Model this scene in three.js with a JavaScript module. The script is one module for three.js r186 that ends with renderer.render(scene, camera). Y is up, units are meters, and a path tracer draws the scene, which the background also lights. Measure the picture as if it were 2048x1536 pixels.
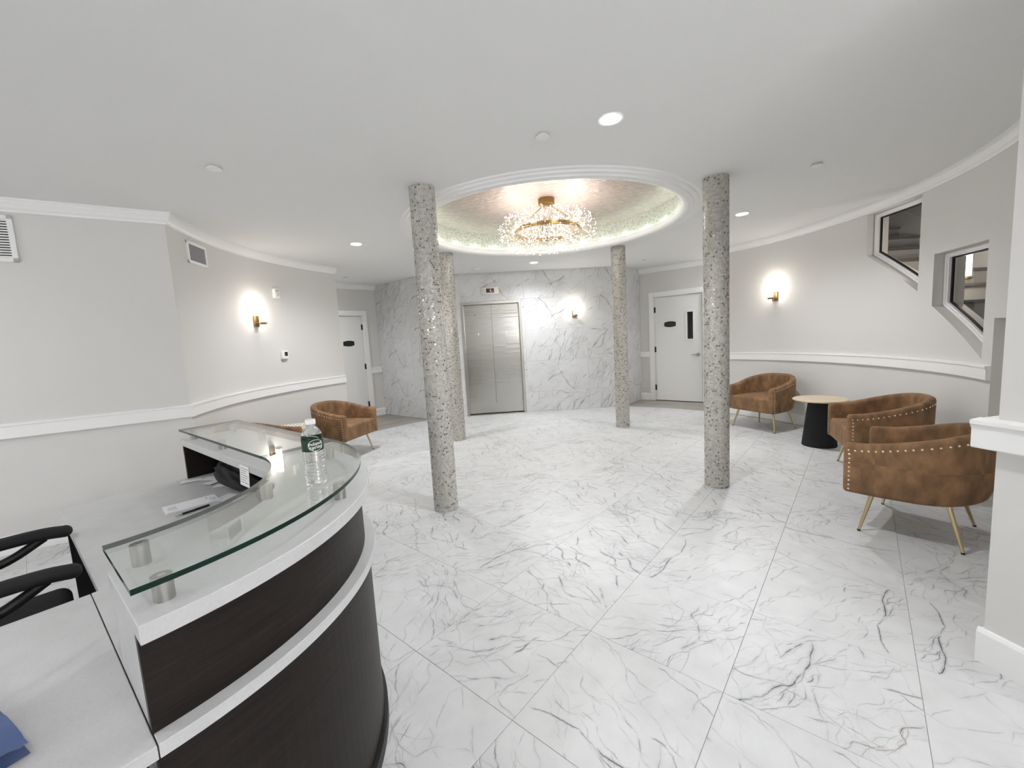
import * as THREE from 'three';
import { RoundedBoxGeometry } from 'three/addons/geometries/RoundedBoxGeometry.js';
import { mergeGeometries, mergeVertices } from 'three/addons/utils/BufferGeometryUtils.js';

// ---------------------------------------------------------------- camera, renderer, light levels
const scene = new THREE.Scene();
scene.background = new THREE.Color(0x000000);
const EYE = 1.477;
const camera = new THREE.PerspectiveCamera(2 * Math.atan(768 / 826.125) * 180 / Math.PI, 2048 / 1536, 0.05, 60);
camera.position.set(0, EYE, 0);
camera.quaternion.setFromRotationMatrix(new THREE.Matrix4().makeBasis(
  new THREE.Vector3(0.99831, -0.05775, 0.00629), new THREE.Vector3(0.05809, 0.99244, -0.10811), new THREE.Vector3(0, 0.10829, 0.99412)));
scene.add(camera);
const renderer = new THREE.WebGLRenderer({ antialias: true });
renderer.toneMapping = THREE.LinearToneMapping;
renderer.toneMappingExposure = 1.6;
renderer.shadowMap.enabled = true;
const POWER = { down: 9.3, addedEntry: 1.5, passage: 5, bulb: 0.26, sconce: 0.2, cove: 0.035, stair: 0.4, addedSconce: 4.1 };  // entrance and passage levels feed lamps added out of view

// ---------------------------------------------------------------- plan of the place (metres)
const CX = 0.519, CZ = -4.983, RW = 3.72, H = 2.767;   // round lobby: centre, wall radius, ceiling height
const D2R = Math.PI / 180;
const pol = (deg, r) => [CX + r * Math.sin(deg * D2R), CZ - r * Math.cos(deg * D2R)];

// ---------------------------------------------------------------- helpers
function rng(seed) { let s = seed >>> 0; return () => { s = (s + 0x6D2B79F5) >>> 0; let t = Math.imul(s ^ (s >>> 15), 1 | s); t = (t + Math.imul(t ^ (t >>> 7), 61 | t)) ^ t; return ((t ^ (t >>> 14)) >>> 0) / 4294967296; }; }
const used = {};
function numbered(name) { if (!(name in used)) { used[name] = 0; return name; } used[name]++; return `${name}_${String(used[name]).padStart(3, '0')}`; }
function mesh(name, geo, mat, parent = scene, pos) {
  const m = new THREE.Mesh(geo, mat); m.name = parent === scene ? numbered(name) : name; m.castShadow = m.receiveShadow = true;
  if (pos) m.position.set(...pos);
  parent.add(m); return m;
}
function thing(name, label, category, pos = [0, 0, 0], turn = 0, group) {
  const o = new THREE.Group(); o.name = numbered(name); o.position.set(...pos); o.rotation.y = turn; scene.add(o);
  o.userData = { label, category }; if (group) o.userData.group = group; return o;
}
function structure(name, label, category) { const o = new THREE.Group(); o.name = numbered(name); scene.add(o); o.userData = { kind: 'structure', label, category }; return o; }
function tag(o, label, category, group) { o.userData.label = label; o.userData.category = category; if (group) o.userData.group = group; return o; }
function struct(name, geo, mat, label, category) { const m = mesh(name, geo, mat); m.userData = { kind: 'structure', label, category }; return m; }
function stuff(m) { m.userData.kind = 'stuff'; return m; }
function copyOf(o, pos, turn, label) { const c = o.clone(); c.name = numbered(o.name.replace(/_\d{3}$/, '')); c.position.set(...pos); c.rotation.y = turn; c.userData = { ...o.userData, label }; scene.add(c); return c; }

class GB {   // geometry builder: quads and polygons with their own normals; winding follows the normals
  constructor() { this.p = []; this.n = []; this.u = []; this.i = []; }
  vert(p, n, u) { this.p.push(...p); this.n.push(...n); this.u.push(...(u || [p[0] + p[2], p[1]])); return this.p.length / 3 - 1; }
  tri(a, b, c) {
    const P = (k) => new THREE.Vector3(this.p[3 * k], this.p[3 * k + 1], this.p[3 * k + 2]);
    const f = P(b).sub(P(a)).cross(P(c).sub(P(a))), n = new THREE.Vector3();
    for (const k of [a, b, c]) n.add(new THREE.Vector3(this.n[3 * k], this.n[3 * k + 1], this.n[3 * k + 2]));
    if (f.dot(n) < 0) this.i.push(a, c, b); else this.i.push(a, b, c);
  }
  poly(pts, ns, us) { const one = !Array.isArray(ns[0]); const k = pts.map((p, j) => this.vert(p, one ? ns : ns[j], us && us[j])); for (let j = 2; j < k.length; j++) this.tri(k[0], k[j - 1], k[j]); }
  flat(pts, toward) {   // flat polygon, normal chosen to point along toward
    const a = new THREE.Vector3(...pts[0]), n = new THREE.Vector3(...pts[1]).sub(a).cross(new THREE.Vector3(...pts[2]).sub(a)).normalize();
    if (n.dot(new THREE.Vector3(...toward)) < 0) n.negate(); this.poly(pts, [n.x, n.y, n.z]);
  }
  geo() { const g = new THREE.BufferGeometry(); g.setAttribute('position', new THREE.Float32BufferAttribute(this.p, 3)); g.setAttribute('normal', new THREE.Float32BufferAttribute(this.n, 3)); g.setAttribute('uv', new THREE.Float32BufferAttribute(this.u, 2)); g.setIndex(this.i); return g; }
}
// ring cell between two angles, two radii and heights that may slope
function arcCell(g, a0, a1, yb0, yb1, yt0, yt1, r0, r1, uvR = r0) {
  const P = (a, r, y) => { const [x, z] = pol(a, r); return [x, y, z]; };
  const N = (a, s) => [s * Math.sin(a * D2R), 0, -s * Math.cos(a * D2R)];
  const U = (a, y) => [a * D2R * uvR, y];
  for (const [r, s] of [[r0, -1], [r1, 1]])
    g.poly([P(a0, r, yb0), P(a1, r, yb1), P(a1, r, yt1), P(a0, r, yt0)], [N(a0, s), N(a1, s), N(a1, s), N(a0, s)], [U(a0, yb0), U(a1, yb1), U(a1, yt1), U(a0, yt0)]);
  g.flat([P(a0, r0, yb0), P(a1, r0, yb1), P(a1, r1, yb1), P(a0, r1, yb0)], [0, -1, 0]);
  g.flat([P(a0, r0, yt0), P(a1, r0, yt1), P(a1, r1, yt1), P(a0, r1, yt0)], [0, 1, 0]);
  for (const [a, yb, yt, s] of [[a0, yb0, yt0, -1], [a1, yb1, yt1, 1]]) {
    const t = [s * Math.cos(a * D2R), 0, s * Math.sin(a * D2R)];
    g.poly([P(a, r0, yb), P(a, r1, yb), P(a, r1, yt), P(a, r0, yt)], t);
  }
}
// closed outline [distance into the room, height] swept along a round wall
function arcSweep(profile, a0, a1, n = 48, R = RW, mitre = 0) {   // mitre: how far the start runs on for each unit of distance from the wall
  const g = new GB(), P = (a, d, y) => { const [x, z] = pol(a === a0 ? a - Math.sign(a1 - a0) * mitre * d / R / D2R : a, R - d); return [x, y, z]; };
  for (let k = 0; k < n; k++) {
    const b0 = a0 + (a1 - a0) * k / n, b1 = a0 + (a1 - a0) * (k + 1) / n;
    profile.forEach(([d0, y0], j) => {
      const [d1, y1] = profile[(j + 1) % profile.length], L = Math.hypot(d1 - d0, y1 - y0); if (L < 1e-6) return;
      const nd = (y1 - y0) / L, ny = -(d1 - d0) / L, N = (a) => [-nd * Math.sin(a * D2R), ny, nd * Math.cos(a * D2R)];
      g.poly([P(b0, d0, y0), P(b1, d0, y0), P(b1, d1, y1), P(b0, d1, y1)], [N(b0), N(b1), N(b1), N(b0)]);
    });
  }
  for (const [a, s] of [[a0, -Math.sign(a1 - a0)], [a1, Math.sign(a1 - a0)]]) g.poly(profile.map(([d, y]) => P(a, d, y)), [s * Math.cos(a * D2R), 0, s * Math.sin(a * D2R)]);
  return g.geo();
}
// the same along a straight wall from A to B; the room lies on the side that into points to
function lineSweep(profile, A, B, into, mitre = 0) {
  const g = new GB(), dx = B[0] - A[0], dz = B[1] - A[1], L = Math.hypot(dx, dz); let n = [-dz / L, dx / L];
  if (n[0] * into[0] + n[1] * into[1] < 0) n = [-n[0], -n[1]];
  const P = (q, d, y) => { const m = q === A ? mitre * d / L : 0; return [q[0] + n[0] * d - dx * m, y, q[1] + n[1] * d - dz * m]; };
  profile.forEach(([d0, y0], j) => {
    const [d1, y1] = profile[(j + 1) % profile.length], l = Math.hypot(d1 - d0, y1 - y0); if (l < 1e-6) return;
    const nd = (y1 - y0) / l, ny = -(d1 - d0) / l;
    g.poly([P(A, d0, y0), P(B, d0, y0), P(B, d1, y1), P(A, d1, y1)], [n[0] * nd, ny, n[1] * nd]);
  });
  for (const [q, s] of [[A, -1], [B, 1]]) g.poly(profile.map(([d, y]) => P(q, d, y)), [s * dx / L, 0, s * dz / L]);
  return g.geo();
}
const CROWN = [[0, 2.672], [0.016, 2.672], [0.02, 2.688], [0.036, 2.7], [0.062, 2.736], [0.066, 2.75], [0.072, 2.752], [0.072, 2.767], [0, 2.767]];
const RAIL = [[0, 0.925], [0.026, 0.925], [0.03, 0.93], [0.03, 1.022], [0.038, 1.026], [0.038, 1.042], [0, 1.046]];
const BASE = [[0, 0], [0.016, 0], [0.016, 0.132], [0.009, 0.148], [0, 0.15]];
const box = (w, h, d) => new THREE.BoxGeometry(w, h, d);
const rbox = (w, h, d, r = 0.004, s = 2) => new RoundedBoxGeometry(w, h, d, s, r);
const at = (g, x, y, z) => g.translate(x, y, z);
const lathe = (pts, n = 48) => new THREE.LatheGeometry(pts.map(([r, y]) => new THREE.Vector2(r, y)), n);
// a band with hard edges turned round the y axis
function ring(profile, n = 96) { const g = new GB(); for (let k = 0; k < n; k++) { const a = k / n * 2 * Math.PI, b = (k + 1) / n * 2 * Math.PI; profile.forEach(([r0, y0], j) => { const [r1, y1] = profile[(j + 1) % profile.length], L = Math.hypot(r1 - r0, y1 - y0); if (L < 1e-6) return; const nr = (y1 - y0) / L, ny = -(r1 - r0) / L; const P = (t, r, y) => [r * Math.cos(t), y, r * Math.sin(t)], N = (t) => [nr * Math.cos(t), ny, nr * Math.sin(t)]; g.poly([P(a, r0, y0), P(b, r0, y0), P(b, r1, y1), P(a, r1, y1)], [N(a), N(b), N(b), N(a)], [[a, y0], [b, y0], [b, y1], [a, y1]]); }); } return g.geo(); }
function rod(a, b, r0, r1 = r0, seg = 12) {
  const A = new THREE.Vector3(...a), B = new THREE.Vector3(...b), d = B.clone().sub(A), g = new THREE.CylinderGeometry(r1, r0, d.length(), seg);
  g.applyQuaternion(new THREE.Quaternion().setFromUnitVectors(new THREE.Vector3(0, 1, 0), d.normalize())); return g.translate((A.x + B.x) / 2, (A.y + B.y) / 2, (A.z + B.z) / 2);
}
// plan outline [x, z] raised from y0 to y1, edges slightly eased
function slab(outline, y0, y1, ease = 0.0015, holes = []) {
  const s = new THREE.Shape(outline.map(([x, z]) => new THREE.Vector2(x, -z))); for (const h of holes) s.holes.push(new THREE.Path(h.map(([x, z]) => new THREE.Vector2(x, -z))));
  const g = new THREE.ExtrudeGeometry(s, { depth: y1 - y0 - 2 * ease, bevelEnabled: ease > 0, bevelThickness: ease, bevelSize: ease, bevelOffset: -ease, bevelSegments: 1, curveSegments: 8 });
  g.rotateX(-Math.PI / 2); g.translate(0, y0 + ease, 0); return g;
}
function boxUV(g, s = 1) { g = g.index ? g.toNonIndexed() : g; const p = g.attributes.position, n = g.attributes.normal, u = []; for (let i = 0; i < p.count; i++) { const ax = Math.abs(n.getX(i)), ay = Math.abs(n.getY(i)), az = Math.abs(n.getZ(i)); if (ay > ax && ay > az) u.push(p.getX(i) / s, p.getZ(i) / s); else if (ax > az) u.push(p.getZ(i) / s, p.getY(i) / s); else u.push(p.getX(i) / s, p.getY(i) / s); } g.setAttribute('uv', new THREE.Float32BufferAttribute(u, 2)); return g; }

// ---------------------------------------------------------------- textures
function vnoise(seed) {
  const r = rng(seed), N = 256, t = new Float32Array(N * N); for (let i = 0; i < t.length; i++) t[i] = r();
  const g = (x, y) => t[((y % N + N) % N) * N + ((x % N + N) % N)];
  const f = (x, y) => { const X = Math.floor(x), Y = Math.floor(y); let a = x - X, b = y - Y; a = a * a * (3 - 2 * a); b = b * b * (3 - 2 * b); return (g(X, Y) * (1 - a) + g(X + 1, Y) * a) * (1 - b) + (g(X, Y + 1) * (1 - a) + g(X + 1, Y + 1) * a) * b; };
  return (x, y, o = 4) => { let s = 0, a = 0.5, m = 0; for (let k = 0; k < o; k++) { s += a * f(x, y); m += a; x *= 2.03; y *= 2.03; a *= 0.5; } return s / m; };
}
function texture(W, Hh, fn, srgb = true, repeat = true) {
  const d = new Uint8Array(W * Hh * 4); for (let y = 0; y < Hh; y++) for (let x = 0; x < W; x++) { const c = fn(x, y), k = (y * W + x) * 4; d[k] = Math.max(0, Math.min(255, c[0])); d[k + 1] = Math.max(0, Math.min(255, c[1])); d[k + 2] = Math.max(0, Math.min(255, c[2])); d[k + 3] = 255; }
  const t = new THREE.DataTexture(d, W, Hh, THREE.RGBAFormat); t.magFilter = THREE.LinearFilter; t.minFilter = THREE.LinearMipmapLinearFilter; t.generateMipmaps = true; if (srgb) t.colorSpace = THREE.SRGBColorSpace; if (repeat) t.wrapS = t.wrapT = THREE.RepeatWrapping; t.needsUpdate = true; return t;
}
function canvasTexture(w, h, draw) { const c = document.createElement('canvas'); c.width = w; c.height = h; draw(c.getContext('2d'), w, h); const t = new THREE.CanvasTexture(c); t.colorSpace = THREE.SRGBColorSpace; return t; }
function marble(seed, W, Hh, o) {   // pale stone print crossed by jagged branching veins
  const r = rng(seed), nz = vnoise(seed + 7), dark = new Float32Array(W * Hh), warm = new Float32Array(W * Hh), gauss = () => r() + r() + r() - 1.5;
  const stamp = (x, y, w, s, t) => { const R = Math.ceil(w * 2.2); for (let j = -R; j <= R; j++) for (let i = -R; i <= R; i++) { const X = Math.round(x) + i, Y = Math.round(y) + j; if (X < 0 || Y < 0 || X >= W || Y >= Hh) continue; const dd = ((X - x) ** 2 + (Y - y) ** 2) / (w * w), v = s * Math.exp(-dd * 1.4), k = Y * W + X; if (v > dark[k]) { dark[k] = v; warm[k] = t; } } };
  const q = []; for (let i = 0; i < o.veins; i++) q.push({ x: r() * W, y: r() * Hh, a: (r() < 0.78 ? o.dir + gauss() * o.spread : r() * 6.28) + (r() < 0.5 ? Math.PI : 0), s: o.lo + (o.hi - o.lo) * r() ** 2.2, w: (0.7 + 1.5 * r() ** 2) * o.wide, n: 90 + r() * o.len, t: r() < 0.12 ? 1 : 0, d: 0 });
  while (q.length) {
    const v = q.pop(); let { x, y, a } = v; const ph = r() * 99;
    for (let k = 0; k < v.n; k++) {
      a += gauss() * 0.08 + (nz(x / 70 + ph, y / 70, 2) - 0.5) * 0.06; if (r() < 0.028) a += gauss() * 0.6; a += (v.a - a) * 0.022;
      x += Math.cos(a) * 2; y += Math.sin(a) * 2; if (x < -20 || y < -20 || x > W + 20 || y > Hh + 20) break;
      const m = nz(k / 40 + ph, ph), e = Math.min(1, k / 20, (v.n - k) / 30), s = v.s * e * Math.min(1, Math.max(0.05, (m - 0.25) * 2));
      stamp(x, y, v.w * (0.6 + m), s, v.t); if (k % 3 === 0) stamp(x + gauss() * 5, y + gauss() * 5, v.w * 5, s * 0.2, v.t);
      if (v.d < 2 && r() < 0.007) q.push({ x, y, a: a + (r() < 0.5 ? -1 : 1) * (0.3 + r() * 0.6), s: v.s * (0.5 + 0.4 * r()), w: v.w * 0.75, n: v.n * (0.15 + 0.35 * r()), t: v.t, d: v.d + 1 });
    }
  }
  return texture(W, Hh, (x, y) => { const k = y * W + x, c = nz(x / 150, y / 150, 3), f = nz(x / 9 + 40, y / 9, 2), b = o.base + (c - 0.5) * o.cloud + (f - 0.5) * 3, s = Math.min(1, dark[k]), t = warm[k]; return [b * (1 - s) + s * (o.vein + 26 * t), (b + 0.3) * (1 - s) + s * (o.vein + 8 * t), (b - 0.5) * (1 - s) + s * (o.vein + 4 - 4 * t)]; }, true, false);
}
const floorPrints = [11, 23, 37, 51, 68, 85].map((s, i) => marble(s, 1024, 1024, { dir: 0.55, spread: 0.42, veins: 30 + (i % 3) * 6, lo: 0.24, hi: 1.5, len: 700, base: 205, cloud: 15, vein: 36, wide: 1.75 }));
const wallPrints = [103, 127, 149, 171].map((s, i) => marble(s, 1024, 512, { dir: 0.95, spread: 0.5, veins: 34 + (i % 2) * 8, lo: 0.22, hi: 1.3, len: 380, base: 212, cloud: 14, vein: 50, wide: 1.9 }));
const fineBump = (() => { const n = vnoise(5); return texture(256, 256, (x, y) => { const v = 255 * n(x / 4, y / 4, 3); return [v, v, v]; }, false); })();
const std = (o) => new THREE.MeshStandardMaterial(o), phy = (o) => new THREE.MeshPhysicalMaterial(o);
const lin = (r, g, b) => new THREE.Color().setRGB(r, g, b);
const M = {};
M.wall = std({ color: lin(0.7, 0.685, 0.66), roughness: 0.75, bumpMap: fineBump, bumpScale: 0.0004 });
M.ceiling = std({ color: lin(0.85, 0.85, 0.835), roughness: 0.9, bumpMap: fineBump, bumpScale: 0.0004 });
M.trim = std({ color: lin(0.9, 0.895, 0.88), roughness: 0.4 });
M.door = std({ color: lin(0.82, 0.815, 0.795), roughness: 0.45 });
M.grout = std({ color: lin(0.5, 0.49, 0.48), roughness: 0.9 });
M.floorTiles = floorPrints.map((map) => phy({ map, roughness: 0.4 }));
M.wallTiles = wallPrints.map((map) => phy({ map, roughness: 0.28 }));
M.tileSide = std({ color: lin(0.66, 0.66, 0.65), roughness: 0.6 });
M.laminate = (() => { const n = vnoise(9); return phy({ map: texture(256, 256, (x, y) => { const v = 197 + 10 * (n(x / 2, y / 2, 2) - 0.5) + 8 * (n(x / 40, y / 40, 2) - 0.5); return [v, v, v - 1]; }), roughness: 0.42 }); })();
M.darkWood = (() => { const n = vnoise(12); const f = (x, y) => n(x / 60, y / 1.6, 3) * 0.7 + n(x / 140 + 9, y / 5, 2) * 0.3; return phy({ map: texture(512, 512, (x, y) => { const v = f(x, y); return [14 + 30 * v, 10 + 26 * v, 8 + 23 * v]; }), roughness: 0.42, specularIntensity: 0.4, bumpMap: texture(512, 512, (x, y) => { const v = 255 * f(x, y); return [v, v, v]; }, false), bumpScale: 0.0006 }); })();
M.black = std({ color: lin(0.006, 0.006, 0.0065), roughness: 0.5 });
M.blackMatte = std({ color: lin(0.007, 0.007, 0.008), roughness: 0.85 });
M.blackMetal = std({ color: lin(0.02, 0.021, 0.02), roughness: 0.55 });
M.pane = phy({ color: 0xffffff, transmission: 1, thickness: 0, roughness: 0.0, ior: 1.5 });
M.deskGlass = phy({ color: lin(0.975, 0.992, 0.982), transmission: 1, thickness: 0, roughness: 0.0, ior: 1.52 });
M.glassEdge = phy({ color: lin(0.004, 0.02, 0.014), roughness: 0.2, specularIntensity: 0.4 });
M.aluminium = std({ color: lin(0.46, 0.45, 0.43), metalness: 1, roughness: 0.32 });
M.leverMetal = std({ color: lin(0.42, 0.4, 0.37), metalness: 1, roughness: 0.3 });
M.chrome = std({ color: lin(0.78, 0.77, 0.75), metalness: 1, roughness: 0.15 });
M.steel = (() => { const n = vnoise(31); return phy({ color: lin(0.47, 0.46, 0.43), metalness: 1, roughness: 0.2, anisotropy: 0.6, anisotropyRotation: 0, bumpMap: texture(256, 512, (x, y) => { const v = 255 * n(x / 200, y / 26, 3); return [v, v, v]; }, false), bumpScale: 0.0015 }); })();
M.steelFrame = std({ color: lin(0.45, 0.44, 0.41), metalness: 1, roughness: 0.28 });
M.rod = std({ color: lin(0.78, 0.7, 0.58), metalness: 1, roughness: 0.3 });
M.brass = std({ color: lin(0.72, 0.55, 0.28), metalness: 1, roughness: 0.25 });
M.oldBrass = std({ color: lin(0.27, 0.17, 0.07), metalness: 1, roughness: 0.35 });
M.velvet = (() => { const n = vnoise(44), m = vnoise(45); return phy({ map: texture(512, 512, (x, y) => { const p = n(x / 46, y / 90, 3), f = m(x / 2.2, y / 2.2, 2), v = 0.84 + 0.42 * (p - 0.5) + 0.14 * (f - 0.5); return [156 * v, 118 * v, 82 * v]; }), roughness: 0.85, sheen: 1, sheenRoughness: 0.4, sheenColor: lin(0.8, 0.6, 0.42), bumpMap: fineBump, bumpScale: 0.0006 }); })();
M.plank = [0, 1, 2].map((k) => { const n = vnoise(60 + k); return phy({ map: texture(256, 512, (x, y) => { const v = n(x / 7, y / 90, 4) * 0.7 + n(x / 30 + 5, y / 60, 2) * 0.3; return [120 + 50 * v + 6 * k, 114 + 48 * v + 6 * k, 107 + 46 * v + 6 * k]; }), roughness: 0.4 }); });
M.tableWood = (() => { const n = vnoise(71); return phy({ map: texture(512, 512, (x, y) => { const v = n(x / 90, y / 5, 4); return [182 + 44 * v, 163 + 44 * v, 136 + 44 * v]; }), roughness: 0.35 }); })();
M.dome = (() => { const n = vnoise(81), m = vnoise(82); const f = (x, y) => { const w = 14 * m(x / 60, y / 60, 3); return n((x + w) / 16, (y + 2 * w) / 9, 4); }; return phy({ map: texture(1024, 1024, (x, y) => { const v = f(x, y) - 0.5; return [168 + 30 * v, 152 + 30 * v, 144 + 30 * v]; }), metalness: 0.3, roughness: 0.5, bumpMap: texture(1024, 1024, (x, y) => { const v = 255 * f(x, y); return [v, v, v]; }, false), bumpScale: 0.02 }); })();
M.paper = std({ color: lin(0.86, 0.86, 0.87), roughness: 0.7 });
M.whitePlastic = std({ color: lin(0.84, 0.83, 0.81), roughness: 0.4 });
M.greyGrille = std({ color: lin(0.42, 0.42, 0.41), roughness: 0.6 });
M.galvanised = std({ color: lin(0.35, 0.36, 0.36), metalness: 0.6, roughness: 0.5 });
const glow = (r, g, b, k) => std({ color: lin(0.9, 0.9, 0.88), emissive: lin(r, g, b), emissiveIntensity: k, roughness: 0.5 });
M.lens = glow(1, 0.98, 0.95, 12);
M.shadeGlow = glow(1, 0.95, 0.86, 2.6);
M.bulbGlow = glow(1, 0.95, 0.88, 7);
M.ledGlow = glow(0.82, 1, 0.93, 5.5);
M.beadGlow = phy({ color: lin(0.9, 0.88, 0.84), emissive: lin(1, 0.92, 0.8), emissiveIntensity: 0.5, roughness: 0.1, specularIntensity: 1 });  // beads are lit by the bulbs; that light is put in as emission
function lamp(x, y, z, color, power, size = 1) { const l = new THREE.PointLight(color, power); l.position.set(x, y, z); l.castShadow = true; l.shadow.radius = size; l.shadow.mapSize.set(512, 512); scene.add(l); return l; }

// ---------------------------------------------------------------- floor
{
  const TH = 40.4 * D2R, S = 0.61, d = [Math.sin(TH), -Math.cos(TH)], n = [-Math.cos(TH), -Math.sin(TH)], O1 = 1.004, O2 = 1.0636, J = 0.0007;
  const floor = structure('floor', 'polished white marble-look floor of large square tiles', 'floor');
  mesh('subfloor', slab([[-7, 3.4], [6.4, 3.4], [6.4, -9.6], [-7, -9.6]], -0.06, -0.004, 0), M.grout, floor);
  const world = (p, q) => [d[0] * q + n[0] * p, d[1] * q + n[1] * p];
  const circle = []; for (let k = 0; k < 120; k++) circle.push(pol(k * 3, 3.665));
  const clip = (poly) => { let out = poly; for (let k = 0; k < circle.length && out.length; k++) { const A = circle[k], B = circle[(k + 1) % circle.length], side = (p) => (B[0] - A[0]) * (p[1] - A[1]) - (B[1] - A[1]) * (p[0] - A[0]), inn = out; out = []; inn.forEach((p, j) => { const q = inn[(j + 1) % inn.length], a = side(p), b = side(q); if (a >= 0) out.push(p); if (a * b < 0) { const t = a / (a - b); out.push([p[0] + (q[0] - p[0]) * t, p[1] + (q[1] - p[1]) * t]); } }); } return out; };
  const r = rng(4);
  for (let k = -14; k <= 20; k++) for (let j = -9; j <= 20; j++) {
    const c = world(O1 + (k + 0.5) * S, O2 + (j + 0.5) * S), rad = Math.hypot(c[0] - CX, c[1] - CZ), print = Math.floor(r() * 6), turn = Math.floor(r() * 4);
    const quad = [[J, J], [S - J, J], [S - J, S - J], [J, S - J]].map(([p, q]) => world(O1 + k * S + p, O2 + j * S + q));
    let poly = quad;
    if (c[1] < -5.2) { if (rad > 4.2) continue; poly = clip(quad); if (poly.length < 3) continue; }
    else if (c[1] < -3.4) { if (rad > 4.1) continue; }
    else if (c[0] > 2.4 && rad > 4.1) continue;
    else if (c[0] < -5.2 || c[0] > 3.3 || c[1] > 3.2) continue;
    const uv = ([x, z]) => { let p = ((x * n[0] + z * n[1]) - O1 - k * S) / S, q = ((x * d[0] + z * d[1]) - O2 - j * S) / S; for (let t = 0; t < turn; t++) [p, q] = [q, 1 - p]; return [p, q]; };
    const g = new GB(), e = 0.0012, cen = poly.reduce((s, p) => [s[0] + p[0] / poly.length, s[1] + p[1] / poly.length], [0, 0]);
    const ins = poly.map((p) => { const l = Math.hypot(p[0] - cen[0], p[1] - cen[1]) || 1; return [p[0] - (p[0] - cen[0]) / l * e * 1.4, p[1] - (p[1] - cen[1]) / l * e * 1.4]; });
    g.poly(ins.map((p) => [p[0], 0, p[1]]), [0, 1, 0], ins.map(uv));
    poly.forEach((p, i) => { const i2 = (i + 1) % poly.length, q = poly[i2], mx = (p[0] + q[0]) / 2 - cen[0], mz = (p[1] + q[1]) / 2 - cen[1], l = Math.hypot(mx, mz) || 1, nn = [mx / l * 0.7, 0.7, mz / l * 0.7]; g.poly([[ins[i][0], 0, ins[i][1]], [ins[i2][0], 0, ins[i2][1]], [q[0], -e, q[1]], [p[0], -e, p[1]]], nn, [uv(p), uv(q), uv(q), uv(p)]); g.poly([[p[0], -e, p[1]], [q[0], -e, q[1]], [q[0], -0.008, q[1]], [p[0], -0.008, p[1]]], [mx / l, 0, mz / l], [uv(p), uv(q), uv(q), uv(p)]); });
    mesh('tile', g.geo(), M.floorTiles[print], floor);
  }
  // grey wood-look planks in the two side passages
  const outside = (p) => Math.hypot(p[0] - CX, p[1] - CZ) > 3.675;
  const planks = structure('floor_passage', 'grey wood-look plank floor of the side passages', 'floor'); planks.name = 'floor_passage';
  const plankGeo = at(boxUV(box(0.148, 0.006, 1.2)), 0, -0.004, 0); { const u = plankGeo.attributes.uv; for (let i = 0; i < u.count; i++) u.setXY(i, u.getX(i) / 0.15, u.getY(i) / 1.2); }
  for (const [ox, oz, ang, nx, nz] of [[-2.75, -7.55, -0.85, 13, 4], [3.3, -7.75, 0.86, 12, 4]]) for (let i = 0; i < nx; i++) for (let j = 0; j < nz; j++) {
    const lx = (i - nx / 2) * 0.15, lz = (j - nz / 2) * 1.203 + (i % 3) * 0.4, x = ox + lx * Math.cos(ang) + lz * Math.sin(ang), z = oz - lx * Math.sin(ang) + lz * Math.cos(ang);
    if (Math.hypot(x - CX, z - CZ) < 3.25) continue;
    const m = mesh('plank', plankGeo, M.plank[(i * 2 + j) % 3], planks, [x, -0.0012, z]); m.rotation.y = ang;
  }
}

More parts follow.
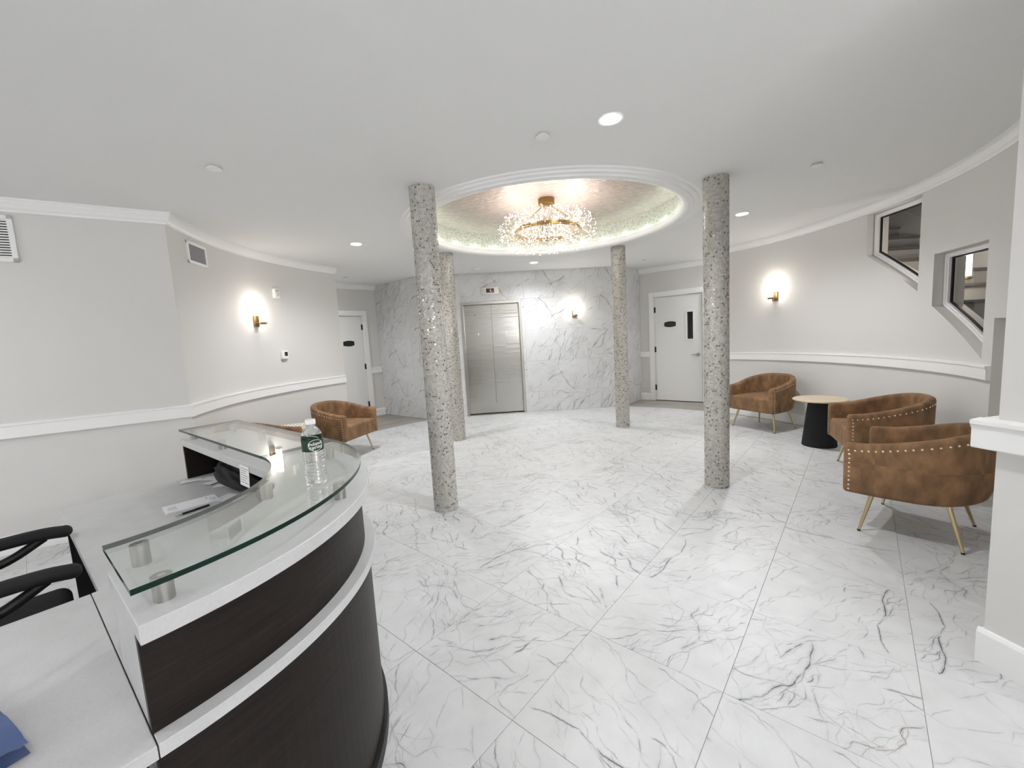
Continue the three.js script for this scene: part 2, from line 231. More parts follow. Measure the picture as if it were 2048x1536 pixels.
// ---------------------------------------------------------------- ceiling with the round cove
{
  const ceiling = structure('ceiling', 'off-white ceiling with a round lit cove', 'ceiling');
  const circ = (r) => { const o = []; for (let k = 0; k < 96; k++) o.push([CX + r * Math.cos(k / 96 * 2 * Math.PI), CZ + r * Math.sin(k / 96 * 2 * Math.PI)]); return o; };
  mesh('ceiling_panel', boxUV(slab([[-7, 3.4], [4.62, 3.4], [4.62, -3], [4.62, -9.6], [-7, -9.6]], H, H + 0.1, 0, [circ(1.545)])), M.ceiling, ceiling);
  const bandTex = (() => { const r = rng(77), W = 1024, Hh = 128, cell = 10, t = []; for (let k = 0; k < 4000; k++) t.push(r()); return texture(W, Hh, (x, y) => { const row = Math.floor(y / 8.66), xx = x + (row % 2) * 5, col = Math.floor(xx / cell) % 102, dx = (xx % cell) - 5, dy = y - (row + 0.5) * 8.66, q = t[(row * 103 + col) % 4000]; if (dx * dx + dy * dy > 17) return [196, 190, 180]; const v = q < 0.16 ? 148 : q < 0.5 ? 176 : 204; return [v, v - 3, v - 12]; }); })();
  bandTex.repeat.set(0.8, 6); M.band = phy({ map: bandTex, roughness: 0.3, metalness: 0.15 });
  mesh('mosaic_band', ring([[1.545, 2.775], [1.545, 3.03], [1.525, 3.03], [1.525, 2.775]]), M.band, ceiling, [CX, 0, CZ]);
  const dome = lathe([[1.55, 3.03], [1.3, 3.036], [1.0, 3.045], [0.6, 3.056], [0.3, 3.062], [0.001, 3.064]], 96); { const p = dome.attributes.position, u = dome.attributes.uv; for (let i = 0; i < p.count; i++) u.setXY(i, p.getX(i) / 3.2 + 0.5, p.getZ(i) / 3.2 + 0.5); }
  mesh('dome_panel', dome, M.dome, ceiling, [CX, 0, CZ]);
  mesh('cornice_ring', ring([[1.455, 2.75], [1.475, 2.734], [1.505, 2.727], [1.565, 2.727], [1.572, 2.738], [1.615, 2.742], [1.622, 2.753], [1.655, 2.757], [1.665, 2.767], [1.548, 2.768], [1.5, 2.772], [1.48, 2.776], [1.474, 2.8], [1.46, 2.8], [1.45, 2.79]], 120), M.trim, ceiling, [CX, 0, CZ]);
  const led = mesh('cove_light_strip', new THREE.TorusGeometry(1.5, 0.007, 6, 120).rotateX(Math.PI / 2).translate(CX, 2.785, CZ), M.ledGlow); tag(led, 'cool white light strip hidden in the round ceiling cove', 'light strip');
  for (let k = 0; k < 28; k++) { const a = k / 28 * 2 * Math.PI; lamp(CX + 1.5 * Math.cos(a), 2.8, CZ + 1.5 * Math.sin(a), 0xd8fff0, POWER.cove, 1.2); }
}

// ---------------------------------------------------------------- round walls
function roundWall(a0, a1, holes, rOut) {   // holes: {l, r, bl, br, tl, tr}: angles, then heights at the left and right edge
  const g = new GB(), cuts = new Set([a0, a1]); for (let a = a0; a < a1; a += 1.5) cuts.add(a); for (const h of holes) { cuts.add(h.l); cuts.add(h.r); }
  const A = [...cuts].sort((p, q) => p - q);
  for (let k = 0; k + 1 < A.length; k++) {
    const p = A[k], q = A[k + 1]; if (q - p < 1e-4) continue;
    const h = holes.find((o) => p >= o.l - 1e-6 && q <= o.r + 1e-6);
    if (!h) { arcCell(g, p, q, 0, 0, H, H, RW, rOut); continue; }
    const f = (a, u, v) => u + (v - u) * (a - h.l) / (h.r - h.l), b = [f(p, h.bl, h.br), f(q, h.bl, h.br)], t = [f(p, h.tl, h.tr), f(q, h.tl, h.tr)];
    if (b[0] > 0.001) arcCell(g, p, q, 0, 0, b[0], b[1], RW, rOut); if (t[0] < H - 0.001) arcCell(g, p, q, t[0], t[1], H, H, RW, rOut);
  }
  return g.geo();
}
const AL0 = -107.7, AL1 = -61, AR0 = 56.5, AR1 = 157.4;
const WIN = [{ l: 90.4, r: 101.45, bl: 2.208, br: 1.716, tl: 2.668, tr: 2.668 }, { l: 104.5, r: 115.4, bl: 1.561, br: 1.086, tl: 2.05, tr: 2.05 }];
const NICHE = { l: 117.6, r: 131, bl: 0, br: 0, tl: 1.421, tr: 1.421 };
struct('wall_left', roundWall(AL0, AL1, [], RW + 0.15), M.wall, 'greige curved wall behind the desk side', 'wall');
struct('wall_right', roundWall(AR0, AR1, [...WIN, NICHE], RW + 0.25), M.wall, 'greige curved wall with stair windows', 'wall');
struct('baseboard_left', arcSweep(BASE, AL0, AL1, 48, RW, 0.77), M.trim, 'white baseboard along the left curved wall', 'baseboard');
struct('baseboard_right', arcSweep(BASE, AR0, NICHE.l), M.trim, 'white baseboard along the right curved wall', 'baseboard');
struct('trim_1', arcSweep(CROWN, AL0, AL1, 48, RW, 0.77), M.trim, 'white crown moulding on the left curved wall', 'moulding');
struct('trim_2', arcSweep(CROWN, AR0, AR1, 90), M.trim, 'white crown moulding on the right curved wall', 'moulding');
struct('trim_3', arcSweep(RAIL, AL0, AL1, 48, RW, 0.77), M.trim, 'white chair rail on the left curved wall', 'chair rail');
struct('trim_4', arcSweep(RAIL, AR0, NICHE.l), M.trim, 'white chair rail on the right curved wall', 'chair rail');
{ const g = new GB(); for (let a = NICHE.l; a < NICHE.r - 0.1; a += 1.34) arcCell(g, a, a + 1.34, 0, 0, 1.421, 1.421, RW + 0.17, RW + 0.2); struct('wall_niche', g.geo(), M.wall, 'greige back of the low recess in the curved wall', 'wall'); }
// stair windows: frame, dark gasket and pane set in the thickness of the wall
WIN.forEach((w, i) => {
  const o = structure(`window_${i + 1}`, ['white-framed fixed stair window just under the crown moulding', 'white-framed fixed stair window with slanted sill above the chair rail end'][i], 'window');
  const lay = (inset, width, r0, r1) => {   // four bars running round the opening
    const g = new GB(), ia = inset / RW / D2R, wa = width / RW / D2R, l = w.l + ia, r = w.r - ia, B = (a, e) => w.bl + (w.br - w.bl) * (a - w.l) / (w.r - w.l) + e * 1.18, T = w.tl - inset;
    const n = 8, run = (p, q, f0, f1) => { for (let k = 0; k < n; k++) { const a = p + (q - p) * k / n, b = p + (q - p) * (k + 1) / n; arcCell(g, a, b, f0(a), f0(b), f1(a), f1(b), r0, r1); } };
    run(l, r, (a) => B(a, inset), (a) => B(a, inset + width)); run(l, r, () => T - width, () => T);
    arcCell(g, l, l + wa, B(l, inset + width), B(l + wa, inset + width), T - width, T - width, r0, r1); arcCell(g, r - wa, r, B(r - wa, inset + width), B(r, inset + width), T - width, T - width, r0, r1);
    return g.geo();
  };
  mesh('window_frame', lay(0, 0.045, RW + 0.09, RW + 0.15), M.trim, o); mesh('inner_frame', lay(0.012, 0.022, RW + 0.078, RW + 0.09), M.trim, o); mesh('gasket', lay(0.045, 0.014, RW + 0.112, RW + 0.13), M.black, o);
  const g = new GB(), n = 8; for (let k = 0; k < n; k++) { const e = 0.05, ea = e / RW / D2R, p = w.l + ea + (w.r - w.l - 2 * ea) * k / n, q = w.l + ea + (w.r - w.l - 2 * ea) * (k + 1) / n, B = (a) => w.bl + (w.br - w.bl) * (a - w.l) / (w.r - w.l) + e * 1.18, V = (a, y) => { const [x, z] = pol(a, RW + 0.12); return [x, y, z]; }, N = (a) => [-Math.sin(a * D2R), 0, Math.cos(a * D2R)]; g.poly([V(p, B(p)), V(q, B(q)), V(q, w.tr - e), V(p, w.tl - e)], [N(p), N(q), N(q), N(p)]); }
  mesh('pane', g.geo(), M.pane, o);
});

// ---------------------------------------------------------------- flat walls
function flatWall(A, B, into, y0 = 0, y1 = H, thick = 0.12) { const dx = B[0] - A[0], dz = B[1] - A[1], L = Math.hypot(dx, dz); let n = [-dz / L, dx / L]; if (n[0] * into[0] + n[1] * into[1] > 0) n = [-n[0], -n[1]]; return boxUV(slab([A, B, [B[0] + n[0] * thick, B[1] + n[1] * thick], [A[0] + n[0] * thick, A[1] + n[1] * thick]].sort((p, q) => 0), y0, y1, 0)); }
const lerp2 = (A, B, s) => { const L = Math.hypot(B[0] - A[0], B[1] - A[1]); return [A[0] + (B[0] - A[0]) * s / L, A[1] + (B[1] - A[1]) * s / L]; };
const KINK = pol(AL0, RW), LF = [-6.2, -1.8];   // the straight wall left of the desk
struct('wall_nook', (() => { const a = lerp2(KINK, LF, 0.95), b = lerp2(KINK, LF, 1.28); return mergeGeometries([flatWall(KINK, a, [1, 1]), flatWall(b, LF, [1, 1]), flatWall(a, b, [1, 1], 0, 2.3225), flatWall(a, b, [1, 1], 2.6225, H)]); })(), M.wall, 'greige straight wall behind the reception desk', 'wall');
struct('trim_5', lineSweep(CROWN, KINK, LF, [1, 1], 0.77), M.trim, 'white crown moulding on the straight wall behind the desk', 'moulding');
struct('trim_6', lineSweep(RAIL, KINK, LF, [1, 1], 0.77), M.trim, 'white chair rail on the straight wall behind the desk', 'chair rail');
struct('baseboard_nook', lineSweep(BASE, KINK, LF, [1, 1], 0.77), M.trim, 'white baseboard behind the desk', 'baseboard');
struct('wall_west', flatWall(LF, [-6.2, 3], [1, 0]), M.wall, 'greige side wall of the entrance', 'wall');
struct('wall_front', flatWall([-6.2, 3], [2.95, 3], [0, -1]), M.wall, 'greige wall behind the entrance', 'wall');
const PC = [1.93, -1.61], PE = [2.95, 3];   // wall end on the right of the entrance
struct('wall_entrance', flatWall(PC, PE, [-1, 0], 0, H, 0.3), M.wall, 'greige wall end with chair rail beside the entrance', 'wall');
{ const L = Math.hypot(PE[0] - PC[0], PE[1] - PC[1]), t = [(PE[0] - PC[0]) / L, (PE[1] - PC[1]) / L], n = [t[1], -t[0]], far = [PC[0] + n[0] * 0.3, PC[1] + n[1] * 0.3], front = (k) => [PC[0] - t[0] * k, PC[1] - t[1] * k];
  const wrap = (prof) => { const dmax = Math.max(...prof.map((p) => p[0])); return mergeGeometries([lineSweep(prof, front(dmax), PE, [-1, 0]), lineSweep(prof, PC, far, [-t[0], -t[1]])]); };
  struct('trim_7', wrap(RAIL.map(([d, y]) => [d * 1.5, y])), M.trim, 'white chair rail wrapping the wall end by the entrance', 'chair rail');
  struct('baseboard_entrance', wrap(BASE), M.trim, 'white baseboard wrapping the wall end by the entrance', 'baseboard'); }
// stone-clad elevator wall and its angled returns
const EL = [-1.72, -8.07], ER = [2.2, -8.225], MLf = [-2.81, -8.97], MRt = [2.82, -8.92];
const ELEV = { s0: 0.81, s1: 1.985, h: 2.222 };   // elevator frame along the wall from EL
function stoneWall(name, A, B, into, hole, s0, label) {
  const L = Math.hypot(B[0] - A[0], B[1] - A[1]), t = [(B[0] - A[0]) / L, (B[1] - A[1]) / L]; let n = [-t[1], t[0]]; if (n[0] * into[0] + n[1] * into[1] < 0) n = [-n[0], -n[1]];
  const o = structure(name, label, 'wall');
  const solids = hole ? [[0, hole.s0, 0, H], [hole.s1, L, 0, H], [hole.s0, hole.s1, hole.h, H]] : [[0, L, 0, H]];
  const P = (s, d) => [A[0] + t[0] * s + n[0] * d, A[1] + t[1] * s + n[1] * d];
  for (const [a, b, y0, y1] of solids) mesh('wall_core', slab([P(a, -0.2), P(b, -0.2), P(b, -0.011), P(a, -0.011)], y0, y1, 0), M.grout, o);
  const r = rng(s0 * 1000 + 5), TW = 1.22, THh = 0.61, J = 0.0008, rows = []; for (let y = -0.2; y < H; y += THh) rows.push(y);
  rows.forEach((y, ri) => { for (let s = -((s0 + ri * 0.0) % TW); s < L; s += TW) {
    const print = Math.floor(r() * 4), flip = r() < 0.5; let parts = [[Math.max(0, s), Math.min(L, s + TW), Math.max(0, y), Math.min(H, y + THh)]];
    if (hole) parts = parts.flatMap(([a, b, c, e]) => { if (b <= hole.s0 || a >= hole.s1 || c >= hole.h) return [[a, b, c, e]]; const out = []; if (a < hole.s0) out.push([a, hole.s0, c, e]); if (b > hole.s1) out.push([hole.s1, b, c, e]); if (e > hole.h) out.push([Math.max(a, hole.s0), Math.min(b, hole.s1), hole.h, e]); return out; });
    for (const [a, b, c, e] of parts) {
      if (b - a < 0.01 || e - c < 0.01) continue; const g = new GB(), U = (q, yy) => { let u = (q - s) / TW, v = (yy - y) / THh; if (flip) { u = 1 - u; v = 1 - v; } return [u, v]; }, V = (q, yy, d) => { const p = P(q, d); return [p[0], yy, p[1]]; }, k = 0.0012;
      const fr = [[a + J + k, c + J + k], [b - J - k, c + J + k], [b - J - k, e - J - k], [a + J + k, e - J - k]], bk = [[a + J, c + J], [b - J, c + J], [b - J, e - J], [a + J, e - J]], out = [[0, -1], [1, 0], [0, 1], [-1, 0]];
      g.poly(fr.map(([q, yy]) => V(q, yy, 0)), [n[0], 0, n[1]], fr.map(([q, yy]) => U(q, yy)));
      for (let j = 0; j < 4; j++) { const j2 = (j + 1) % 4, w = [t[0] * out[j][0], out[j][1], t[1] * out[j][0]]; g.poly([V(...fr[j], 0), V(...fr[j2], 0), V(...bk[j2], -k), V(...bk[j], -k)], [w[0] * 0.7 + n[0] * 0.7, w[1] * 0.7, w[2] * 0.7 + n[1] * 0.7], [U(...fr[j]), U(...fr[j2]), U(...bk[j2]), U(...bk[j])]); g.poly([V(...bk[j], -k), V(...bk[j2], -k), V(...bk[j2], -0.011), V(...bk[j], -0.011)], w, [U(...bk[j]), U(...bk[j2]), U(...bk[j2]), U(...bk[j])]); }
      mesh('tile', g.geo(), M.wallTiles[print], o);
    }
  } });
  return { P, t, n };
}
const back = stoneWall('wall_back', EL, ER, [0, 1], ELEV, 0.4, 'white marble tiled wall holding the elevator');
stoneWall('wall_back_left', MLf, EL, [0, 1], null, 0.1, 'white marble tiled return beside the passage with the hinged-right door');
stoneWall('wall_back_right', ER, MRt, [0, 1], null, 0.7, 'white marble tiled return beside the passage with the windowed door');
// passage walls with doors
const DL = [-4.55, -7.19], DR = [5.0, -7.08];
function doorWall(side, A, B, into, s0, s1, top) {   // wall from A to B with a door opening
  const P = (s) => lerp2(A, B, s), L = Math.hypot(B[0] - A[0], B[1] - A[1]);
  struct(`wall_passage_${side}`, mergeGeometries([flatWall(A, P(s0), into), flatWall(P(s1), B, into), flatWall(P(s0), P(s1), into, top, H)]), M.wall, `greige wall of the ${side} passage around its door`, 'wall');
  struct(`baseboard_passage_${side}`, mergeGeometries([lineSweep(BASE, A, P(s0 - 0.1), into), lineSweep(BASE, P(s1 + 0.1), B, into)]), M.trim, `white baseboard in the ${side} passage`, 'baseboard');
  struct(side === 'left' ? 'trim_8' : 'trim_10', lineSweep(CROWN, A, B, into), M.trim, `white crown moulding in the ${side} passage`, 'moulding');
  struct(side === 'left' ? 'trim_9' : 'trim_11', mergeGeometries([lineSweep(RAIL, A, P(s0 - 0.1), into), lineSweep(RAIL, P(s1 + 0.1), B, into)]), M.trim, `white chair rail in the ${side} passage`, 'chair rail');
}
const plaqueTex = canvasTexture(256, 128, (c, w, h) => { c.fillStyle = '#0b0b0c'; c.fillRect(0, 0, w, h); c.fillStyle = '#3a3f44'; c.font = 'bold 38px sans-serif'; c.textAlign = 'center'; c.textBaseline = 'middle'; c.fillText('LAUNDRY', w / 2, h / 2); });
function makeDoor(n, label, A, B, into, s0, s1, top, hingeLow, vision) {
  const o = structure(`door_${n}`, label, 'door'), W = s1 - s0, mid = lerp2(A, B, (s0 + s1) / 2), dx = B[0] - A[0], dz = B[1] - A[1]; let nn = [-dz, dx]; if (nn[0] * into[0] + nn[1] * into[1] < 0) nn = [-nn[0], -nn[1]];
  o.position.set(mid[0], 0, mid[1]); o.rotation.y = Math.atan2(nn[0], nn[1]);   // local z points into the lobby, local x runs to its right
  const q = hingeLow ? -1 : 1;   // hinge side along local x
  const f = 0.1, t = 0.02; mesh('door_frame', mergeGeometries([at(rbox(f, top + f, 0.03, 0.004), -W / 2 - f / 2, (top + f) / 2, t / 2), at(rbox(f, top + f, 0.03, 0.004), W / 2 + f / 2, (top + f) / 2, t / 2), at(rbox(W, f, 0.03, 0.004), 0, top + f / 2, t / 2)]), M.trim, o);
  mesh('door_stop', mergeGeometries([at(box(0.012, top, 0.1), -W / 2 + 0.006, top / 2, -0.06), at(box(0.012, top, 0.1), W / 2 - 0.006, top / 2, -0.06), at(box(W, 0.012, 0.1), 0, top - 0.006, -0.06)]), M.trim, o);
  const dw = W - 0.032, dh = top - 0.03;
  if (vision) { const x = -q * (dw / 2 - 0.225), y0 = 1.275, y1 = 1.81, w = 0.115;
    const s = new THREE.Shape(); s.moveTo(-dw / 2, 0.012); s.lineTo(dw / 2, 0.012); s.lineTo(dw / 2, dh + 0.012); s.lineTo(-dw / 2, dh + 0.012); const hp = new THREE.Path(); hp.moveTo(x - w / 2, y0); hp.lineTo(x - w / 2, y1); hp.lineTo(x + w / 2, y1); hp.lineTo(x + w / 2, y0); s.holes.push(hp);
    mesh('door_leaf', boxUV(new THREE.ExtrudeGeometry(s, { depth: 0.044, bevelEnabled: false })), M.door, o, [0, 0, -0.05]);
    const e = 0.022; mesh('vision_frame', mergeGeometries([at(box(w + 2 * e, e, 0.012), x, y0 - e / 2, 0), at(box(w + 2 * e, e, 0.012), x, y1 + e / 2, 0), at(box(e, y1 - y0, 0.012), x - w / 2 - e / 2, (y0 + y1) / 2, 0), at(box(e, y1 - y0, 0.012), x + w / 2 + e / 2, (y0 + y1) / 2, 0)]), M.trim, o);
    mesh('pane', at(new THREE.PlaneGeometry(w, y1 - y0), x, (y0 + y1) / 2, -0.02), M.pane, o); mesh('room_beyond', boxUV(at(box(2.6, top + 0.2, 0.02), 0, top / 2, -1.6)), M.wall, o); }
  else { mesh('door_leaf', at(rbox(dw, dh, 0.044, 0.003), 0, dh / 2 + 0.012, -0.028), M.door, o); }
  for (const y of [0.28, 1.08, 1.9]) mesh('hinge', mergeGeometries([at(new THREE.CylinderGeometry(0.008, 0.008, 0.115, 10), q * (W / 2 - 0.008), y, 0.004), at(box(0.024, 0.112, 0.003), q * (W / 2 - 0.02), y, -0.005).toNonIndexed ? at(box(0.024, 0.112, 0.003), q * (W / 2 - 0.02), y, -0.005) : null]), M.blackMetal, o);
  const px = vision ? q * (dw / 2 - 0.31) : q * (dw / 2 - 0.31), py = vision ? 1.59 : 1.575, ps = new THREE.Shape(); ps.moveTo(-0.115, -0.038); ps.quadraticCurveTo(-0.05, -0.058, 0, -0.058); ps.quadraticCurveTo(0.05, -0.058, 0.115, -0.038); ps.lineTo(0.115, 0.038); ps.quadraticCurveTo(0.05, 0.058, 0, 0.058); ps.quadraticCurveTo(-0.05, 0.058, -0.115, 0.038);
  const pg = new THREE.ExtrudeGeometry(ps, { depth: 0.006, bevelEnabled: false, curveSegments: 10 }); { const u = pg.attributes.uv, p = pg.attributes.position; for (let i = 0; i < u.count; i++) u.setXY(i, p.getX(i) / 0.23 + 0.5, p.getY(i) / 0.116 + 0.5); }
  mesh('door_sign', pg, std({ color: vision ? 0xffffff : 0x0b0b0c, map: vision ? plaqueTex : null, roughness: 0.4 }), o, [px, py, -0.006]).userData.label = 'small black sign plate';
  if (vision) { const lx = -q * (dw / 2 - 0.075); mesh('lever_handle', mergeGeometries([at(new THREE.CylinderGeometry(0.033, 0.033, 0.012, 24).rotateX(Math.PI / 2), lx, 0.96, 0), rod([lx, 0.96, 0], [lx, 0.96, 0.05], 0.012), rod([lx, 0.96, 0.05], [lx + q * 0.12, 0.956, 0.05], 0.011, 0.007)]), M.leverMetal, o).userData.label = 'satin metal lever handle'; }
  return o;
}
doorWall('left', MLf, DL, [1, 1], 0.34, 1.27, 2.14); makeDoor(1, 'white flush door with black sign plate, hinges toward the marble return', MLf, DL, [1, 1], 0.34, 1.27, 2.14, false, false);
doorWall('right', MRt, DR, [-1, 1], 0.3, 1.26, 2.165); makeDoor(2, 'white door with narrow vision panel, black sign and lever handle', MRt, DR, [-1, 1], 0.3, 1.26, 2.165, true, true);
struct('wall_passage_end', flatWall(DL, pol(-66, RW + 0.16), [1, -1]), M.wall, 'greige end wall of the left passage', 'wall');

// ---------------------------------------------------------------- stairs behind the windows
{
  const XR = 5.36; struct('wall_stair_side', boxUV(at(box(0.1, 5, 8.6), XR + 0.05, 2.5, -4.2)), M.wall, 'greige far wall of the stair hall', 'wall');
  struct('wall_stair_back', boxUV(at(box(1.55, 5, 0.1), 4.62, 2.5, -7.16)), M.wall, 'greige back wall of the stair hall', 'wall');
  struct('wall_stair_front', boxUV(at(box(3.2, 5, 0.1), 3.8, 2.5, 0.1)), M.wall, 'greige front wall of the stair hall', 'wall');
  struct('ceiling_stair', boxUV(at(box(3.4, 0.1, 8.6), 3.9, 5.05, -4.2)), M.ceiling, 'off-white ceiling over the stairs', 'ceiling');
  const st = structure('staircase', 'straight flight with grey treads and pale risers seen through the stair windows', 'staircase');
  const tread = std({ color: lin(0.12, 0.105, 0.09), roughness: 0.5 }), riser = std({ color: lin(0.5, 0.49, 0.46), roughness: 0.7 });
  for (let k = -6; k <= 10; k++) { const z = -(3.76 + 0.28 * k), y = 1.4 + 0.18 * k, dz = Math.abs(z - CZ), xl = CX + (dz < 3.99 ? Math.sqrt(3.99 ** 2 - dz * dz) : 0) + 0.01, x0 = Math.max(xl, k < 0 ? 4.1 : xl); if (y < 0.1 || z < -7.0) continue; const w = XR - x0; mesh('tread', at(rbox(w, 0.035, 0.31, 0.008), x0 + w / 2, y, z - 0.14), tread, st); mesh('riser', at(box(w, 0.145, 0.02), x0 + w / 2, y - 0.09, z - 0.025), riser, st); }
  const L = 5.2, ang = Math.atan2(0.18, 0.28); const sk = mesh('skirt_board', box(0.025, 0.3, L), M.trim, st); sk.position.set(XR - 0.015, 2.2, -4.9); sk.rotation.x = ang;
}

// ---------------------------------------------------------------- mosaic columns
{
  const R = 0.103, pitch = 0.0203, rows = Math.floor((H - 0.004) / (pitch * 0.866)), around = Math.round(2 * Math.PI * R / pitch), disc = new THREE.CylinderGeometry(0.0084, 0.0093, 0.0032, 9);
  const mat = phy({ color: 0xffffff, roughness: 0.16, metalness: 0.05 }), core = std({ color: lin(0.56, 0.54, 0.495), roughness: 0.75 });
  const spots = [[-0.654, -3.581, 'slender penny-tile mosaic column beside the curved front of the reception desk'], [-0.857, -6.182, 'slender penny-tile mosaic column standing in front of the elevator'], [1.715, -6.415, 'slender penny-tile mosaic column next to the marble wall sconce'], [1.872, -3.753, 'slender penny-tile mosaic column closest to the three brown armchairs']];
  spots.forEach(([x, z, label], c) => {
    const o = thing('mosaic_column', label, 'column', [x, 0, z], c * 1.1, 'mosaic columns around the ceiling cove'); mesh('column_core', at(new THREE.CylinderGeometry(R, R, H, 64), 0, H / 2, 0), core, o);
    const im = new THREE.InstancedMesh(disc, mat, rows * around), r = rng(900 + c), m = new THREE.Matrix4(), q = new THREE.Quaternion(), q2 = new THREE.Quaternion(), Y = new THREE.Vector3(0, 1, 0), n = new THREE.Vector3(), col = new THREE.Color(); let k = 0;
    for (let i = 0; i < rows; i++) for (let j = 0; j < around; j++) {
      const a = (j + (i % 2) * 0.5) / around * 2 * Math.PI; n.set(Math.cos(a), 0, Math.sin(a)); q.setFromUnitVectors(Y, n); q2.setFromEuler(new THREE.Euler((r() - 0.5) * 0.11, 0, (r() - 0.5) * 0.11)); q.multiply(q2);
      m.compose(new THREE.Vector3(n.x * (R + 0.001), (i + 0.55) * pitch * 0.866, n.z * (R + 0.001)), q, new THREE.Vector3(1, 1, 1)); im.setMatrixAt(k, m);
      const p = r(), v = 0.88 + 0.24 * r(); if (p < 0.09) col.setRGB(0.2 * v, 0.185 * v, 0.155 * v); else if (p < 0.55) col.setRGB(0.42 * v, 0.405 * v, 0.362 * v); else col.setRGB(0.54 * v, 0.52 * v, 0.475 * v); im.setColorAt(k++, col);
    }
    im.name = 'penny_tile_mosaic'; im.castShadow = im.receiveShadow = true; stuff(im); o.add(im);
  });
}

// ---------------------------------------------------------------- elevator
{
  const { t, n, P } = back, W = ELEV.s1 - ELEV.s0, mid = P((ELEV.s0 + ELEV.s1) / 2, 0), turn = Math.atan2(n[0], n[1]);
  const o = thing('elevator', 'brushed stainless steel two-panel elevator doorway in the marble wall', 'elevator', [mid[0], 0, mid[1]], turn), f = 0.048, h = ELEV.h;
  mesh('door_frame', mergeGeometries([at(rbox(f, h, 0.15, 0.003), -W / 2 + f / 2, h / 2, -0.065), at(rbox(f, h, 0.15, 0.003), W / 2 - f / 2, h / 2, -0.065), at(rbox(W - 2 * f, f, 0.15, 0.003), 0, h - f / 2, -0.065)]), M.steelFrame, o);
  const dw = (W - 2 * f) / 2 - 0.003; for (const s of [-1, 1]) { const g = at(boxUV(box(dw, h - f - 0.03, 0.03)), s * (dw / 2 + 0.002), (h - f) / 2 + 0.012, -0.1); mesh('door_panel', g, M.steel, o); }
  mesh('sill', at(rbox(W - 2 * f, 0.014, 0.13, 0.003), 0, 0.007, -0.06), M.steelFrame, o);
  mesh('keyhole', at(new THREE.CylinderGeometry(0.008, 0.008, 0.004, 12).rotateX(Math.PI / 2), -0.33, 1.98, -0.084), M.black, o);
  const ip = P(1.392, 0), ind = thing('floor_indicator', 'small steel floor indicator with red digits above the elevator', 'indicator', [ip[0], 2.425, ip[1]], turn);
  mesh('plate', rbox(0.345, 0.14, 0.012, 0.003), M.steelFrame, ind, [0, 0, 0.006]);
  const dt = canvasTexture(128, 64, (c, w, hh) => { c.fillStyle = '#050303'; c.fillRect(0, 0, w, hh); c.fillStyle = '#2a0508'; c.fillRect(44, 4, 70, 56); c.strokeStyle = '#ffb8bc'; c.lineWidth = 9; c.beginPath(); c.moveTo(66, 54); c.lineTo(72, 10); c.stroke(); c.beginPath(); c.moveTo(92, 54); c.lineTo(94, 32); c.stroke(); });
  mesh('display', new THREE.PlaneGeometry(0.152, 0.078), std({ color: 0x000000, emissive: 0xffffff, emissiveMap: dt, emissiveIntensity: 0.9, roughness: 0.3 }), ind, [0.01, 0.003, 0.0125]).userData.label = 'dark display with red digit';
}

// ---------------------------------------------------------------- lamps
function sconce(x, y, z, turn, label, power, tint = 0xfff5e8) {   // base at the wall, local z points away from the wall
  const o = thing('wall_sconce', label, 'sconce', [x, y, z], turn, 'tube wall sconces');
  mesh('backplate', at(rbox(0.085, 0.135, 0.02, 0.004), 0, 0, 0.01), M.oldBrass, o); mesh('arm', mergeGeometries([rod([0, -0.03, 0.02], [0, -0.03, 0.1], 0.009), at(new THREE.CylinderGeometry(0.03, 0.034, 0.028, 24), 0, -0.03, 0.1)]), M.oldBrass, o);
  mesh('collar', at(new THREE.TorusGeometry(0.046, 0.004, 8, 32).rotateX(Math.PI / 2), 0, -0.03, 0.1), M.oldBrass, o);
  mesh('glass_tube', at(lathe([[0.046, -0.085], [0.046, 0.29], [0.044, 0.292]], 32), 0, 0, 0.1), M.pane, o);
  mesh('light_tube', at(lathe([[0.001, -0.012], [0.033, -0.01], [0.034, 0.0], [0.034, 0.262], [0.03, 0.27], [0.001, 0.271]], 32), 0, 0, 0.1), M.shadeGlow, o).userData.label = 'glowing frosted inner tube';
  const v = new THREE.Vector3(0, 0, 0.1).applyAxisAngle(new THREE.Vector3(0, 1, 0), turn); for (const dy of [0.06, 0.2]) lamp(x + v.x, y + dy, z + v.z, tint, power / 2, 1.4);
  return o;
}
const inward = (deg) => Math.atan2(-Math.sin(deg * D2R), Math.cos(deg * D2R));
{ let p = pol(69.9, RW); sconce(p[0], 1.885, p[1], inward(69.9), 'lit glass tube sconce on the curved wall near the windowed door', POWER.sconce); p = pol(-85.2, RW); sconce(p[0], 1.885, p[1], inward(-85.2), 'lit glass tube sconce on the curved wall near the thermostat', POWER.sconce);
  p = back.P(3.022, 0); sconce(p[0], 1.89, p[1], Math.atan2(back.n[0], back.n[1]), 'lit glass tube sconce on the marble elevator wall', POWER.sconce);
  { const add = (x, z, fx, fz, label) => sconce(x, 1.9, z, Math.atan2(fx, fz), label, POWER.addedSconce, 0xf7f9ff); add(2.5, 0.966, -0.976, 0.216, 'added unseen glass tube sconce on the entrance wall end'); add(-4.2, 2.999, 0, -1, 'added unseen glass tube sconce on the front wall behind the side desk'); add(2.4, 2.999, 0, -1, 'added unseen glass tube sconce on the front wall beside the entrance'); add(-6.199, 0.4, 1, 0, 'added unseen glass tube sconce on the side wall of the nook'); }  // unseen sconces added behind the camera to lift ceiling and walls
  p = pol(102.6, RW + 0.25); sconce(p[0], 1.84, p[1], inward(102.6) + Math.PI, 'lit glass tube sconce in the stair hall behind the window', POWER.stair); }
